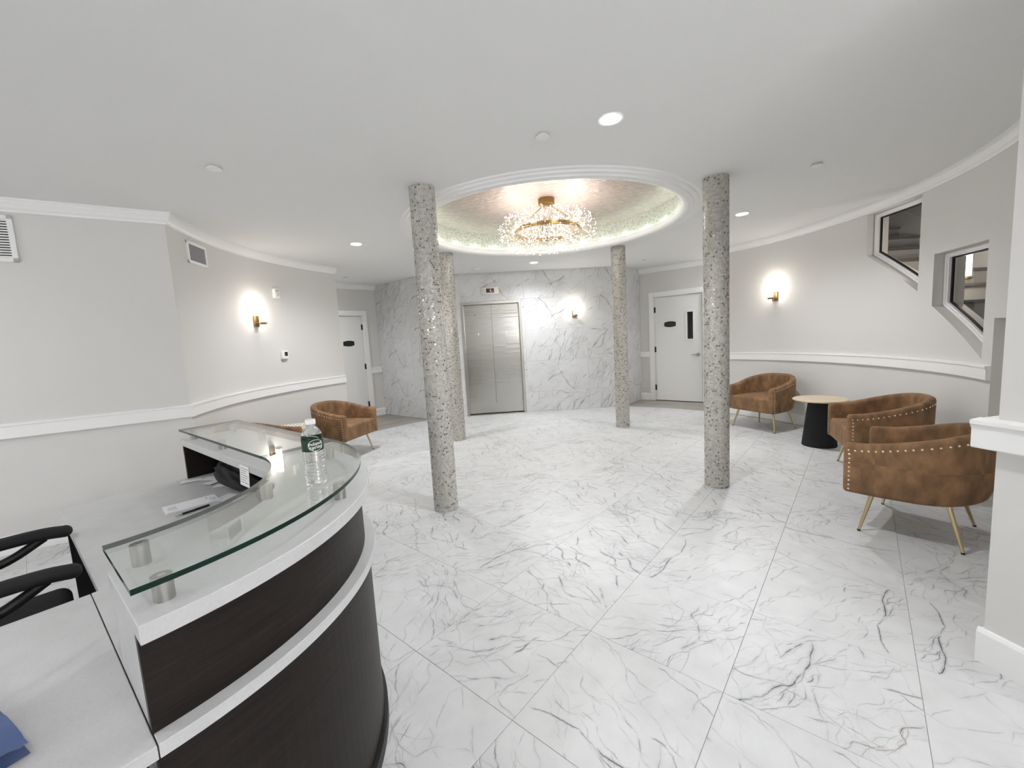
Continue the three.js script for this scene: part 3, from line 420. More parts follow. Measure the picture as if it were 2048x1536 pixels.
function downlight(x, z, label, power = POWER.down) { const o = thing('recessed_downlight', label, 'downlight', [x, H, z], 0, 'recessed downlights'); mesh('trim_ring', ring([[0.05, -0.002], [0.078, -0.004], [0.08, 0.0], [0.05, 0.004]], 40), M.trim, o); mesh('light_lens', new THREE.CylinderGeometry(0.062, 0.062, 0.004, 32), M.lens, o, [0, -0.003, 0]);
  const l = new THREE.SpotLight(0xf8fbff, power, 0, 76 * D2R, 0.75, 2); l.position.set(x, H - 0.012, z); l.target.position.set(x, 0, z); l.castShadow = true; l.shadow.radius = 2.6; scene.add(l, l.target); return o; }
downlight(0.69, -2.661, 'lit recessed downlight over the open floor between desk and armchairs'); downlight(2.79, -4.98, 'lit recessed downlight over the armchair and pedestal table side'); downlight(-1.84, -5.33, 'lit recessed downlight over the armchair beyond the desk'); downlight(0.5, -7.326, 'lit recessed downlight just in front of the elevator wall');
downlight(0.5, 0.5, 'added unseen downlight over the entrance floor', POWER.addedEntry); downlight(-1.9, -0.5, 'added unseen downlight over the side desk', POWER.addedEntry); downlight(-3.75, -1.95, 'added unseen downlight over the office chair side of the nook', POWER.addedEntry);  // unseen downlights added to brighten the entrance, side desk and nook
downlight(4.15, -7.4, 'added unseen downlight in the passage beside the windowed door', POWER.passage); downlight(-3.55, -7.3, 'added unseen downlight in the passage before the flush door', POWER.passage);  // hidden downlights added to brighten the doors and marble at the back
{ // chandelier: brass ring bristling with crystal-tipped rods
  const y0 = 2.7, o = thing('chandelier', 'round brass chandelier bristling with glowing crystal beads in the ceiling cove', 'chandelier', [CX, y0, CZ]), RR = 0.385;
  mesh('canopy', lathe([[0.001, 0.272], [0.05, 0.272], [0.09, 0.29], [0.095, 0.3], [0.095, 0.36]], 40), M.oldBrass, o); mesh('ring', ring([[RR - 0.007, -0.022], [RR + 0.007, -0.022], [RR + 0.007, 0.022], [RR - 0.007, 0.022]], 80), M.oldBrass, o);
  for (let k = 0; k < 3; k++) { const a = k * 2.094 + 0.4; mesh('suspension_rod', rod([RR * Math.cos(a), 0.02, RR * Math.sin(a)], [0.05 * Math.cos(a), 0.28, 0.05 * Math.sin(a)], 0.004), M.oldBrass, o); }
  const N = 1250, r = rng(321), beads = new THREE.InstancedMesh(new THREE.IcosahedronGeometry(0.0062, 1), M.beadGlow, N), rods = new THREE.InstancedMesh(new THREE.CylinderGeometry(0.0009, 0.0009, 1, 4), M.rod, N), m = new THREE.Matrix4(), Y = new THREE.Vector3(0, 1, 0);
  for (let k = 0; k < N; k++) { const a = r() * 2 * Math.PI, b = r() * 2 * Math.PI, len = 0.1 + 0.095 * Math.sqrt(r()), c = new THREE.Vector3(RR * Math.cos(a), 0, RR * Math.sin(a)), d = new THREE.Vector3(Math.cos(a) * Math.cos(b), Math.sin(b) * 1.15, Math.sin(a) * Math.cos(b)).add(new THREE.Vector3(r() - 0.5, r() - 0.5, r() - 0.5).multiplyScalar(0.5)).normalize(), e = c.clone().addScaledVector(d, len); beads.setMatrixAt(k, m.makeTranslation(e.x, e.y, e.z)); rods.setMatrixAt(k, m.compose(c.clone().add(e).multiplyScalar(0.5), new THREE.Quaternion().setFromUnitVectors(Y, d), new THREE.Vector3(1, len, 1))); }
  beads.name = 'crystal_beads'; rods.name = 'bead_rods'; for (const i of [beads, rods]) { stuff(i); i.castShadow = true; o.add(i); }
  for (let k = 0; k < 10; k++) { const a = k / 10 * 2 * Math.PI + 0.2, x = (RR + 0.02) * Math.cos(a), z = (RR + 0.02) * Math.sin(a); mesh('bulb', at(new THREE.SphereGeometry(0.02, 16, 10), x, 0.035, z), M.bulbGlow, o); lamp(CX + x, y0 + 0.035, CZ + z, 0xfffaf4, POWER.bulb, 1); }
}

// ---------------------------------------------------------------- ceiling and wall fittings
for (const [x, z, r, label] of [[0.289, -2.812, 0.045, 'white ceiling sprinkler cover beside the downlight over the open floor'], [-1.956, -2.993, 0.045, 'white ceiling sprinkler cover above the reception desk'], [2.619, -3.575, 0.042, 'white ceiling sprinkler cover above the armchairs'], [2.525, -7.716, 0.04, 'white ceiling sprinkler cover before the windowed door'], [-2.932, -7.73, 0.04, 'white ceiling sprinkler cover in the passage before the flush door']]) { const o = thing('sprinkler_cover', label, 'sprinkler', [x, H, z], 0, 'flush sprinkler covers'); mesh('plate', lathe([[0.001, -0.018], [r - 0.004, -0.018], [r, -0.015], [r, -0.011], [r - 0.012, -0.011], [r - 0.012, 0]], 36), M.trim, o); }
{ const o = thing('smoke_detector', 'small white smoke detector on the ceiling before the elevator wall', 'detector', [-0.5, H, -7.5]); mesh('body', lathe([[0.001, -0.045], [0.03, -0.044], [0.05, -0.03], [0.055, -0.012], [0.06, -0.01], [0.06, 0]], 32), M.whitePlastic, o);
  const q = thing('ceiling_sensor', 'flat white sensor plate on the ceiling beside the smoke detector', 'detector', [-0.72, H, -7.22]); mesh('plate', lathe([[0.001, -0.012], [0.045, -0.012], [0.05, 0]], 32), M.whitePlastic, q);
  let p = pol(-78.4, RW); const th = thing('thermostat', 'white thermostat with dark screen on the curved wall', 'thermostat', [p[0], 1.44, p[1]], inward(-78.4)); mesh('case', rbox(0.115, 0.115, 0.035, 0.008), M.whitePlastic, th, [0, 0, 0.0175]); mesh('screen', box(0.055, 0.055, 0.002), M.black, th, [0.012, 0.012, 0.0355]); mesh('base', rbox(0.09, 0.03, 0.02, 0.004), M.greyGrille, th, [0, -0.066, 0.01]);
  p = pol(-78.9, RW); const sb = thing('alarm_strobe', 'small white fire alarm strobe high on the curved wall', 'alarm', [p[0], 2.27, p[1]], inward(-78.9)); mesh('case', rbox(0.09, 0.13, 0.045, 0.008), M.whitePlastic, sb, [0, 0, 0.0225]); mesh('lens', at(new THREE.SphereGeometry(0.022, 20, 12).scale(1, 1, 0.7), 0, -0.01, 0.046), M.chrome, sb); mesh('lettering', box(0.05, 0.008, 0.001), M.black, sb, [0, 0.035, 0.0455]);
  p = pol(-99.65, RW); const v1 = thing('air_vent', 'small white framed air return grille high on the curved wall', 'vent', [p[0], 2.518, p[1]], inward(-99.65)); const fr = (w, h, b, d) => mergeGeometries([at(rbox(w, b, d, 0.003), 0, h / 2 - b / 2, d / 2), at(rbox(w, b, d, 0.003), 0, -h / 2 + b / 2, d / 2), at(rbox(b, h, d, 0.003), -w / 2 + b / 2, 0, d / 2), at(rbox(b, h, d, 0.003), w / 2 - b / 2, 0, d / 2)]);
  mesh('vent_frame', fr(0.345, 0.215, 0.028, 0.02), M.trim, v1); mesh('backing', box(0.3, 0.17, 0.004), M.greyGrille, v1, [0, 0, 0.006]); for (let k = 0; k < 22; k++) mesh('slat', box(0.0025, 0.165, 0.006), M.greyGrille, v1, [-0.14 + k * 0.0133, 0, 0.011]);
  const q2 = lerp2(KINK, LF, 1.115), nw = [(LF[1] - KINK[1]), -(LF[0] - KINK[0])], v2 = thing('air_vent', 'large white louvred air vent on the straight wall behind the desk', 'vent', [q2[0], 2.4725, q2[1]], Math.atan2(nw[0], nw[1])); mesh('vent_frame', fr(0.385, 0.352, 0.032, 0.016), M.trim, v2); mesh('duct', mergeGeometries([at(box(0.35, 0.32, 0.01), 0, 0, -0.6), at(box(0.01, 0.32, 0.48), -0.17, 0, -0.36), at(box(0.01, 0.32, 0.48), 0.17, 0, -0.36), at(box(0.35, 0.01, 0.48), 0, 0.155, -0.36), at(box(0.35, 0.01, 0.48), 0, -0.155, -0.36)]), M.galvanised, v2); for (let k = 0; k < 15; k++) { const s = mesh('slat', box(0.325, 0.011, 0.004), M.trim, v2, [0, -0.138 + k * 0.0197, 0.009]); s.rotation.x = 0.5; }
}

// ---------------------------------------------------------------- reception desk, local x along the long side, local z out to the lobby
const DT = Math.atan2(0.625, -0.78), DO = [-0.73, -0.726], ux = [-0.7804, -0.6253], vz = [0.6253, -0.7804];
const deskAt = (u, v, y) => [DO[0] + ux[0] * u + vz[0] * v, y, DO[1] + ux[1] * u + vz[1] * v];
const CR = 0.87, XE = 2.12;   // centre of the bend and end of the straight part
const arcPts = (r, n = 40, f0 = 180, f1 = 90) => { const o = []; for (let k = 0; k <= n; k++) { const a = (f0 + (f1 - f0) * k / n) * D2R; o.push([CR + r * Math.cos(a), r * Math.sin(a)]); } return o; };
const bandShape = (rIn, rOut, xEnd = XE) => [...arcPts(rOut), [xEnd, rOut], [xEnd, rIn], ...arcPts(rIn).reverse()];
{
  const o = thing('reception_desk', 'curved dark wood reception desk with pale counter and raised glass top', 'desk', [DO[0], 0, DO[1]], DT);
  const woodUV = (g) => { const p = g.attributes.position, u = []; for (let i = 0; i < p.count; i++) { const x = p.getX(i), z = p.getZ(i), s = x > CR ? x - CR : -CR * Math.atan2(CR - x, Math.max(z, 1e-4)); u.push(s / 0.8, p.getY(i) / 0.8); } g.setAttribute('uv', new THREE.Float32BufferAttribute(u, 2)); return g; };
  const smooth = (g) => { g.computeVertexNormals(); return g; };
  mesh('base_plinth', slab(bandShape(0.8, 0.872), 0, 0.05, 0.002), M.black, o); mesh('lower_front_panel', woodUV(slab(bandShape(0.83, 0.858), 0.05, 0.712, 0)), M.darkWood, o); mesh('upper_front_panel', woodUV(slab(bandShape(0.825, 0.846), 0.74, 0.946, 0)), M.darkWood, o);
  mesh('worktop', boxUV(slab([...arcPts(0.884, 40, 179.9, 90), [XE, 0.884], [XE, 0.018], [0.85, 0.018], [0.85, 0.0015]], 0.712, 0.742, 0.0012), 0.4), M.laminate, o);
  mesh('counter', boxUV(slab(bandShape(0.552, 0.882), 0.946, 0.985, 0.002), 0.4), M.laminate, o);
  mesh('end_panel', at(boxUV(box(0.295, 0.204, 0.024), 0.4), 0.178, 0.844, 0.014), M.laminate, o); mesh('end_panel', at(boxUV(box(0.02, 0.204, 0.27), 0.8), XE - 0.022, 0.844, 0.69), M.darkWood, o); mesh('end_cap', at(boxUV(box(0.011, 0.204, 0.27), 0.4), XE - 0.0065, 0.844, 0.69), M.laminate, o); mesh('divider', at(boxUV(box(0.02, 0.204, 0.22), 0.4), 0.99, 0.844, 0.72), M.laminate, o);  // far end panel: dark wood colour stands in for shade under the counter
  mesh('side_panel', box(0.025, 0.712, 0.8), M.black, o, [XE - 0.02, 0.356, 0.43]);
  const glassTop = (outline, label) => {   // upper and lower face of the sheet, then its polished green edge
    const face = (y, up) => { const g = new THREE.ShapeGeometry(new THREE.Shape(outline.map(([x, z]) => new THREE.Vector2(x, -z)))).rotateX(-Math.PI / 2); if (!up) { const k = g.index.array; for (let i = 0; i < k.length; i += 3) [k[i + 1], k[i + 2]] = [k[i + 2], k[i + 1]]; const n = g.attributes.normal; for (let i = 0; i < n.count; i++) n.setXYZ(i, 0, -1, 0); } return g.translate(0, y, 0); };
    const g = mesh('glass_top', mergeGeometries([face(1.05, true), face(1.038, false)]), M.deskGlass, o); g.userData.label = label;
    const cen = outline.reduce((c, p) => [c[0] + p[0] / outline.length, c[1] + p[1] / outline.length], [0, 0]), e = new GB(); let area = 0; outline.forEach((p, j) => { const r = outline[(j + 1) % outline.length]; area += p[0] * r[1] - r[0] * p[1]; });
    outline.forEach((p, j) => { const r = outline[(j + 1) % outline.length], l = Math.hypot(r[0] - p[0], r[1] - p[1]); if (l < 1e-5) return; const k = area > 0 ? 1 : -1, n = [k * (r[1] - p[1]) / l, -k * (r[0] - p[0]) / l]; e.poly([[p[0], 1.038, p[1]], [r[0], 1.038, r[1]], [r[0], 1.05, r[1]], [p[0], 1.05, p[1]]], [n[0], 0, n[1]]); }); mesh('polished_edge', e.geo(), M.glassEdge, g); };
  glassTop([...arcPts(0.858), ...arcPts(0.545).reverse()].map((p) => p), 'clear curved glass sheet with green edge'); glassTop([[0.874, 0.858], [XE - 0.02, 0.858], [XE - 0.02, 0.545], [0.874, 0.545]], 'clear straight glass sheet with green edge');
  for (const [x, z] of [[0.3, 0.06], [0.062, 0.055], [0.268, 0.556], [0.5, 0.42], [0.79, 0.8], [0.83, 0.6], [0.95, 0.81], [1.55, 0.8], [1.54, 0.6], [2.04, 0.6], [2.04, 0.81]]) { const s = mesh('standoff', at(new THREE.CylinderGeometry(0.0185, 0.0185, 0.0525, 28), x, 1.0113, z), M.aluminium, o); mesh('screw', at(new THREE.CylinderGeometry(0.007, 0.007, 0.0012, 16), x, 1.0372, z), M.chrome, s); }
}
{ const o = thing('return_desk', 'pale laminate side desk joined to the reception desk', 'desk', [DO[0], 0, DO[1]], DT);
  mesh('worktop', boxUV(slab([[-0.014, -0.001], [0.848, -0.001], [0.848, -1.3], [-0.014, -1.3]], 0.712, 0.742, 0.0015), 0.4), M.laminate, o); mesh('front_panel', boxUV(at(box(0.025, 0.712, 1.28), 0.012, 0.356, -0.655), 0.8), M.darkWood, o); mesh('side_panel', at(box(0.8, 0.712, 0.025), 0.42, 0.356, -1.28), M.black, o); }

// ---------------------------------------------------------------- things on the desk
{
  const S = (u, v, y) => deskAt(u, v, y);
  { const o = thing('water_bottle', 'clear plastic water bottle with green label standing on the glass counter', 'bottle', S(0.287, 0.494, 1.0504), -2.42);
    const prof = [[0.001, 0.006], [0.012, 0.004], [0.02, 0.0], [0.027, 0.001], [0.0305, 0.006], [0.0315, 0.014]]; for (let k = 0; k <= 40; k++) { const y = 0.018 + k * 0.0023; prof.push([0.0307 + 0.0011 * Math.cos(k * 1.35) - (k > 14 && k < 26 ? 0.0022 * Math.sin((k - 14) / 12 * Math.PI) : 0), y]); }
    prof.push([0.0322, 0.113], [0.0312, 0.115], [0.0312, 0.15], [0.0322, 0.152], [0.0315, 0.158], [0.029, 0.166], [0.024, 0.176], [0.018, 0.184], [0.0135, 0.188], [0.0128, 0.192], [0.0148, 0.193], [0.0148, 0.1945], [0.0125, 0.195], [0.0125, 0.199], [0.001, 0.199]);
    mesh('body', lathe(prof, 56), phy({ color: 0xffffff, transmission: 1, thickness: 0.03, roughness: 0.0, ior: 1.3 }), o);
    mesh('cap', lathe([[0.001, 0.2115], [0.0145, 0.211], [0.0155, 0.209], [0.0157, 0.197], [0.0152, 0.196], [0.012, 0.196]], 40), M.whitePlastic, o);
    const tex = canvasTexture(1024, 192, (c, w, h) => { c.fillStyle = '#12301c'; c.fillRect(0, 0, w, h); c.fillStyle = '#1d4229'; for (let k = 0; k < 40; k++) c.fillRect(260 + (k * 53) % 240, (k * 31) % 190, 26, 5); for (const x of [512, 1012]) { c.save(); c.translate(x - 0, h / 2); c.strokeStyle = '#f4f4ef'; c.lineWidth = 6; c.beginPath(); c.ellipse(0, 0, 112, 88, -0.08, 0, 2 * Math.PI); c.stroke(); c.fillStyle = '#f6f6f2'; c.font = 'bold 62px serif'; c.textAlign = 'center'; c.rotate(-0.1); c.fillText('Poland', 0, -4); c.fillText('Spring', 0, 52); c.restore(); } c.fillStyle = '#e8e9e6'; c.fillRect(170, 14, 70, 164); c.fillStyle = '#333'; for (let k = 0; k < 14; k++) c.fillRect(178, 22 + k * 11, 54, k % 3 ? 3 : 6); });
    const lg = new THREE.CylinderGeometry(0.0324, 0.0324, 0.038, 64, 1, true); mesh('label', at(lg, 0, 0.132, 0), std({ map: tex, roughness: 0.4, side: THREE.DoubleSide }), o).userData.label = 'dark green paper label with white lettering'; }
  const flat = (name, label, cat, u, v, y, turn, w, d, h, mat, group) => { const o = mesh(name, box(w, h, d), mat); const p = S(u, v, y + h / 2); o.position.set(...p); o.rotation.y = DT + turn; return tag(o, label, cat, group); };
  const padTex = canvasTexture(512, 256, (c, w, h) => { c.fillStyle = '#f1f1f3'; c.fillRect(0, 0, w, h); c.fillStyle = '#9a9aa0'; for (let k = 0; k < 7; k++) c.fillRect(18 + k * 9, 30 + (k % 3) * 8, 3, 150 - (k % 4) * 20); for (let k = 0; k < 9; k++) c.fillRect(400 + k * 9, 40 + (k % 3) * 10, 3, 160 - (k % 3) * 30); c.fillStyle = '#55555c'; c.fillRect(92, 170, 14, 30); });
  flat('notepad', 'white printed notepad lying next to the pen on the worktop', 'notepad', 1.515, 0.43, 0.7424, 1.48, 0.215, 0.125, 0.008, std({ map: padTex, roughness: 0.7 }));
  { const a = S(1.385, 0.335, 0.7482), b = S(1.405, 0.475, 0.7482), o = thing('ballpoint_pen', 'black ballpoint pen lying beside the white notepad', 'pen', a); const d = [b[0] - a[0], 0, b[2] - a[2]], f = (k) => [d[0] * k, 0, d[2] * k]; mesh('barrel', rod(f(0.2), f(1), 0.0052, 0.0048), M.black, o); mesh('tip', rod(f(0), f(0.2), 0.0012, 0.0048), M.aluminium, o); mesh('clip', rod([d[0] * 0.55, 0.006, d[2] * 0.55], [d[0] * 0.97, 0.006, d[2] * 0.97], 0.0013), M.chrome, o); }
  const cards = [[1.44, 0.58, 0.4, 0.15, 0.1, 'white paper sheet half under the raised counter by the pen'], [1.72, 0.63, 0.9, 0.09, 0.055, 'white business card lying between the notepad and the dark bag'], [1.62, 0.66, 0.3, 0.1, 0.06, 'white folded card slip touching the dark bag'], [2.0, 0.55, 1.2, 0.1, 0.06, 'white card near the open end of the counter'], [1.93, 0.63, 0.6, 0.11, 0.07, 'white envelope lying under the counter overhang'], [1.83, 0.61, 1.9, 0.08, 0.06, 'small white slip between the envelope and the notepad']];
  cards.forEach(([u, v, t, w, d, label], k) => flat(['paper_sheet', 'business_card', 'card_slip', 'white_card', 'envelope', 'paper_slip'][k], label, 'paper', u, v, 0.7424 + k * 0.0011, t, w, d, 0.001, M.paper));
  { // dark soft bag under the counter
    const g = new THREE.SphereGeometry(1, 40, 24), p = g.attributes.position, n = vnoise(99); for (let i = 0; i < p.count; i++) { const x = p.getX(i), y = p.getY(i), z = p.getZ(i), k = 1 + 0.45 * (n(x * 4.2 + 5, z * 3.4 + y * 3.7 + 9, 3) - 0.5); p.setXYZ(i, x * 0.29 * k, Math.max(0, (y * 0.5 + 0.42)) * 0.15 * k, z * 0.095 * k); } g.computeVertexNormals();
    const o = thing('dark_bag', 'crumpled black bag pushed under the raised counter', 'bag', S(1.6, 0.69, 0.7424), DT); mesh('bag_body', g, M.blackMatte, o); mesh('bag_strap', new THREE.TorusGeometry(0.07, 0.006, 8, 30, 2.6).rotateX(1.2).translate(-0.12, 0.06, -0.07), M.black, o);
    const b = thing('navy_pouch', 'small navy pouch beside the black bag under the counter', 'pouch', S(1.14, 0.68, 0.7424), DT + 0.2); mesh('pouch_body', g.clone().scale(0.4, 0.6, 0.6), std({ color: lin(0.02, 0.03, 0.09), roughness: 0.7 }), b);
    const kx = thing('key_fob', 'small brass key fob beside the black bag', 'key', S(1.97, 0.71, 0.7428), DT); mesh('fob', rbox(0.045, 0.022, 0.03, 0.006), M.brass, kx, [0, 0.0112, 0]); }
  { const t = canvasTexture(256, 256, (c, w, h) => { c.fillStyle = '#ecece8'; c.fillRect(0, 0, w, h); c.fillStyle = '#77777a'; for (let k = 0; k < 7; k++) c.fillRect(22, 34 + k * 29, 212 - (k % 3) * 40, 7); }); const o = mesh('taped_note', box(0.11, 0.095, 0.001), std({ map: t, roughness: 0.7 })); const p = S(1.1, 0.5475, 0.925); o.position.set(...p); o.rotation.y = DT + Math.PI; o.rotation.order = 'YXZ'; o.rotation.x = -0.06; tag(o, 'white handwritten note taped to the counter edge', 'note'); }
  { // blue folded cloth bag on the side desk
    const o = thing('blue_bag', 'blue folded plastic bag lying on the side desk', 'bag', S(0.3, -0.29, 0.7424), DT + 0.2), g = new THREE.PlaneGeometry(0.3, 0.22, 24, 18).rotateX(-Math.PI / 2), p = g.attributes.position, n = vnoise(66); for (let i = 0; i < p.count; i++) { const x = p.getX(i), z = p.getZ(i); p.setY(i, 0.022 + 0.03 * (n(x * 14 + 3, z * 22 + 8, 3) - 0.4) + 0.02 * Math.max(0, 1 - Math.abs(z - 0.02) * 14)); } g.computeVertexNormals();
    const lo = g.clone(); { const q = lo.attributes.position; for (let i = 0; i < q.count; i++) q.setY(i, 0.0006); } mesh('bag_sheet', mergeGeometries([g, lo]), std({ color: lin(0.075, 0.12, 0.27), roughness: 0.45, side: THREE.DoubleSide }), o); }
}
{ // black office chair pulled up to the desk
  const c = deskAt(1.31, -0.27, 0), turn = DT - 0.04, o = thing('office_chair', 'black office chair with loop armrests pulled up to the desk', 'office chair', [c[0], 0, c[2]], turn);
  const seat = rbox(0.55, 0.1, 0.5, 0.04, 5); mesh('seat', seat, M.blackMatte, o, [0, 0.49, 0]); const bk = mesh('backrest', rbox(0.46, 0.5, 0.06, 0.03, 5), M.blackMatte, o, [0, 0.82, -0.27]); bk.rotation.x = -0.12; mesh('back_support', rod([0, 0.42, -0.2], [0, 0.7, -0.31], 0.022), M.black, o);
  for (const s of [-1, 1]) { const x = s * 0.265, pts = [[-0.2, 0.745], [-0.12, 0.775], [0.05, 0.782], [0.2, 0.78], [0.26, 0.77]].map(([z, y]) => new THREE.Vector3(x, y, z)), cv = new THREE.CatmullRomCurve3(pts), pad = new THREE.TubeGeometry(cv, 30, 0.024, 12).translate(-x, 0, 0).scale(1.5, 1, 1).translate(x, 0, 0); const caps = [at(new THREE.SphereGeometry(0.024, 14, 10).scale(1.5, 1, 1), x, 0.745, -0.2), at(new THREE.SphereGeometry(0.024, 14, 10).scale(1.5, 1, 1), x, 0.77, 0.26)];
    mesh('armrest', mergeGeometries([pad, ...caps]), M.blackMatte, o); const lp = new THREE.CatmullRomCurve3([[0.2, 0.765], [0.1, 0.71], [-0.06, 0.67], [-0.16, 0.6], [-0.18, 0.5], [-0.1, 0.43]].map(([z, y]) => new THREE.Vector3(x * (y < 0.5 ? 0.85 : 1), y, z))); mesh('arm_bracket', new THREE.TubeGeometry(lp, 36, 0.017, 10), M.black, o); }
  mesh('gas_lift', rod([0, 0.08, 0], [0, 0.43, 0], 0.028, 0.022), M.black, o);
  for (let k = 0; k < 5; k++) { const a = k * 1.2566 + 0.3, x = 0.3 * Math.cos(a), z = 0.3 * Math.sin(a), l = mesh('base_leg', rod([0, 0.11, 0], [x, 0.075, z], 0.026, 0.016), M.black, o); mesh('caster', at(new THREE.CylinderGeometry(0.027, 0.027, 0.04, 18).rotateZ(Math.PI / 2).rotateY(a), x, 0.0275, z), M.black, l); }
}

// ---------------------------------------------------------------- barrel armchairs
function makeArmchair(label) {
  const o = thing('barrel_armchair', label, 'armchair', [0, 0, 0], 0, 'brown velvet armchairs along the curved walls');
  const HX = 0.325, ZF = 0.315, ZB = -0.02, BZ = 0.3, path = []; for (let k = 0; k <= 14; k++) path.push([-HX, ZF + (ZB - ZF) * k / 14]); for (let k = 1; k < 40; k++) { const a = Math.PI * (1 - k / 40); path.push([HX * Math.cos(a), ZB - BZ * Math.sin(a)]); } for (let k = 0; k <= 14; k++) path.push([HX, ZB + (ZF - ZB) * k / 14]);
  const len = [0]; for (let k = 1; k < path.length; k++) len.push(len[k - 1] + Math.hypot(path[k][0] - path[k - 1][0], path[k][1] - path[k - 1][1])); const T = len[len.length - 1];
  const nrm = (k) => { const a = path[Math.max(0, k - 1)], b = path[Math.min(path.length - 1, k + 1)], l = Math.hypot(b[0] - a[0], b[1] - a[1]); return [(b[1] - a[1]) / l, -(b[0] - a[0]) / l]; };
  const sm = (x) => { x = Math.max(0, Math.min(1, x)); return x * x * (3 - 2 * x); }, topAt = (s) => 0.622 + 0.133 * sm((1 - Math.abs(2 * s / T - 1)) * 1.12), bk = (s) => sm((1 - Math.abs(2 * s / T - 1)) * 1.5 - 0.2);
  const prof = (s) => { const t = topAt(s), b = 0.075 * bk(s); return [[-0.03, 0.285], [0.012 - b, 0.27], [0.03 - b * 0.75, 0.277], [0.036 - b * 0.42, 0.305], [0.037 - b * 0.2, 0.36], [0.037 - b * 0.05, 0.45], [0.037, t - 0.07], [0.037, t - 0.03], [0.03, t - 0.01], [0.014, t], [-0.01, t], [-0.027, t - 0.011], [-0.035, t - 0.035], [-0.036, t - 0.1], [-0.036, 0.44], [-0.034, 0.34]]; };
  const pos = [], uv = [], idx = [], add = (k, s, pr, fwd) => { const n = nrm(k), L = pr.length; for (let j = 0; j <= L; j++) { const [q, y] = pr[j % L]; pos.push(path[k][0] + n[0] * q, y, path[k][1] + n[1] * q + fwd); uv.push(s / 0.5, (j < 10 ? y : 1.5 - y) / 0.5); } };
  const shrink = (pr, d) => pr.map(([q, y]) => { const ym = 0.45; return [q * (1 - d / 0.037), y + (y > ym ? -1 : 1) * d * Math.min(1, Math.abs(y - ym) / 0.08)]; });
  const rings = []; rings.push([0, 0, shrink(prof(0), 0.028), 0.024], [0, 0, shrink(prof(0), 0.013), 0.02], [0, 0, shrink(prof(0), 0.004), 0.011]); path.forEach((p, k) => rings.push([k, len[k], prof(len[k]), 0])); const e = path.length - 1; rings.push([e, T, shrink(prof(T), 0.004), 0.011], [e, T, shrink(prof(T), 0.013), 0.02], [e, T, shrink(prof(T), 0.028), 0.024]);
  rings.forEach((r) => add(...r)); const L = 17; for (let k = 0; k + 1 < rings.length; k++) for (let j = 0; j < 16; j++) { const a = k * L + j, b = a + 1, c = a + L, d = c + 1; idx.push(a, b, c, b, d, c); }
  for (const [k, f] of [[0, 1], [rings.length - 1, -1]]) { for (let j = 1; j < 15; j++) { const a = k * L, b = a + j, c = a + j + 1; if (f > 0) idx.push(a, c, b); else idx.push(a, b, c); } }
  const g = new THREE.BufferGeometry(); g.setAttribute('position', new THREE.Float32BufferAttribute(pos, 3)); g.setAttribute('uv', new THREE.Float32BufferAttribute(uv, 2)); g.setIndex(idx);
  const weld = g.clone(); weld.deleteAttribute('uv'); const w = mergeVertices(weld, 1e-5); w.computeVertexNormals(); { // take the welded normals back so that the seam line stays smooth
    const m = new Map(), q = w.attributes.position, nn = w.attributes.normal, key = (x, y, z) => `${Math.round(x * 1e4)},${Math.round(y * 1e4)},${Math.round(z * 1e4)}`; for (let i = 0; i < q.count; i++) m.set(key(q.getX(i), q.getY(i), q.getZ(i)), i); const out = []; for (let i = 0; i < pos.length; i += 3) { const j = m.get(key(pos[i], pos[i + 1], pos[i + 2])); out.push(nn.getX(j), nn.getY(j), nn.getZ(j)); } g.setAttribute('normal', new THREE.Float32BufferAttribute(out, 3)); }
  mesh('shell', g, M.velvet, o);
  const inner = []; for (let k = 0; k <= 30; k++) { const a = Math.PI * (1 - k / 30); inner.push([(HX - 0.03) * Math.cos(a), ZB - (BZ - 0.03) * Math.sin(a)]); } inner.push([HX - 0.03, 0.325], [-(HX - 0.03), 0.325]);
  const sg = new THREE.ExtrudeGeometry(new THREE.Shape(inner.map(([x, z]) => new THREE.Vector2(x, -z))), { depth: 0.135, bevelEnabled: true, bevelThickness: 0.032, bevelSize: 0.022, bevelOffset: -0.022, bevelSegments: 6, curveSegments: 12 }).rotateX(-Math.PI / 2).translate(0, 0.27 + 0.032, 0); { const p = sg.attributes.position; for (let i = 0; i < p.count; i++) if (p.getY(i) > 0.42) p.setY(i, p.getY(i) + 0.012 * (1 - (p.getX(i) / 0.3) ** 2)); const u = []; for (let i = 0; i < p.count; i++) u.push(p.getX(i) / 0.5, (p.getZ(i) + p.getY(i)) / 0.5); sg.setAttribute('uv', new THREE.Float32BufferAttribute(u, 2)); }
  mesh('seat_cushion', sg, M.velvet, o); mesh('underside', at(box(0.44, 0.02, 0.3), 0, 0.279, 0.09), M.blackMatte, o);
  const nails = [], dome = new THREE.SphereGeometry(0.0072, 10, 5, 0, 2 * Math.PI, 0, Math.PI / 2), put = (x, y, z, n) => nails.push(dome.clone().scale(1, 0.55, 1).applyQuaternion(new THREE.Quaternion().setFromUnitVectors(new THREE.Vector3(0, 1, 0), new THREE.Vector3(n[0], 0, n[1]))).translate(x, y, z));
  const along = (s) => { let k = 1; while (k < len.length - 1 && len[k] < s) k++; const f = (s - len[k - 1]) / (len[k] - len[k - 1]), n = nrm(k); return [path[k - 1][0] + (path[k][0] - path[k - 1][0]) * f, path[k - 1][1] + (path[k][1] - path[k - 1][1]) * f, n]; };
  for (let s = 0.014; s < T - 0.005; s += 0.0362) { const [x, z, n] = along(s); put(x + n[0] * 0.0365, topAt(s) - 0.046, z + n[1] * 0.0365, n); } for (const s of [0.014, T - 0.014]) for (let y = 0.3; y < 0.55; y += 0.031) { const [x, z, n] = along(s); put(x + n[0] * 0.0365, y, z + n[1] * 0.0365, n); }
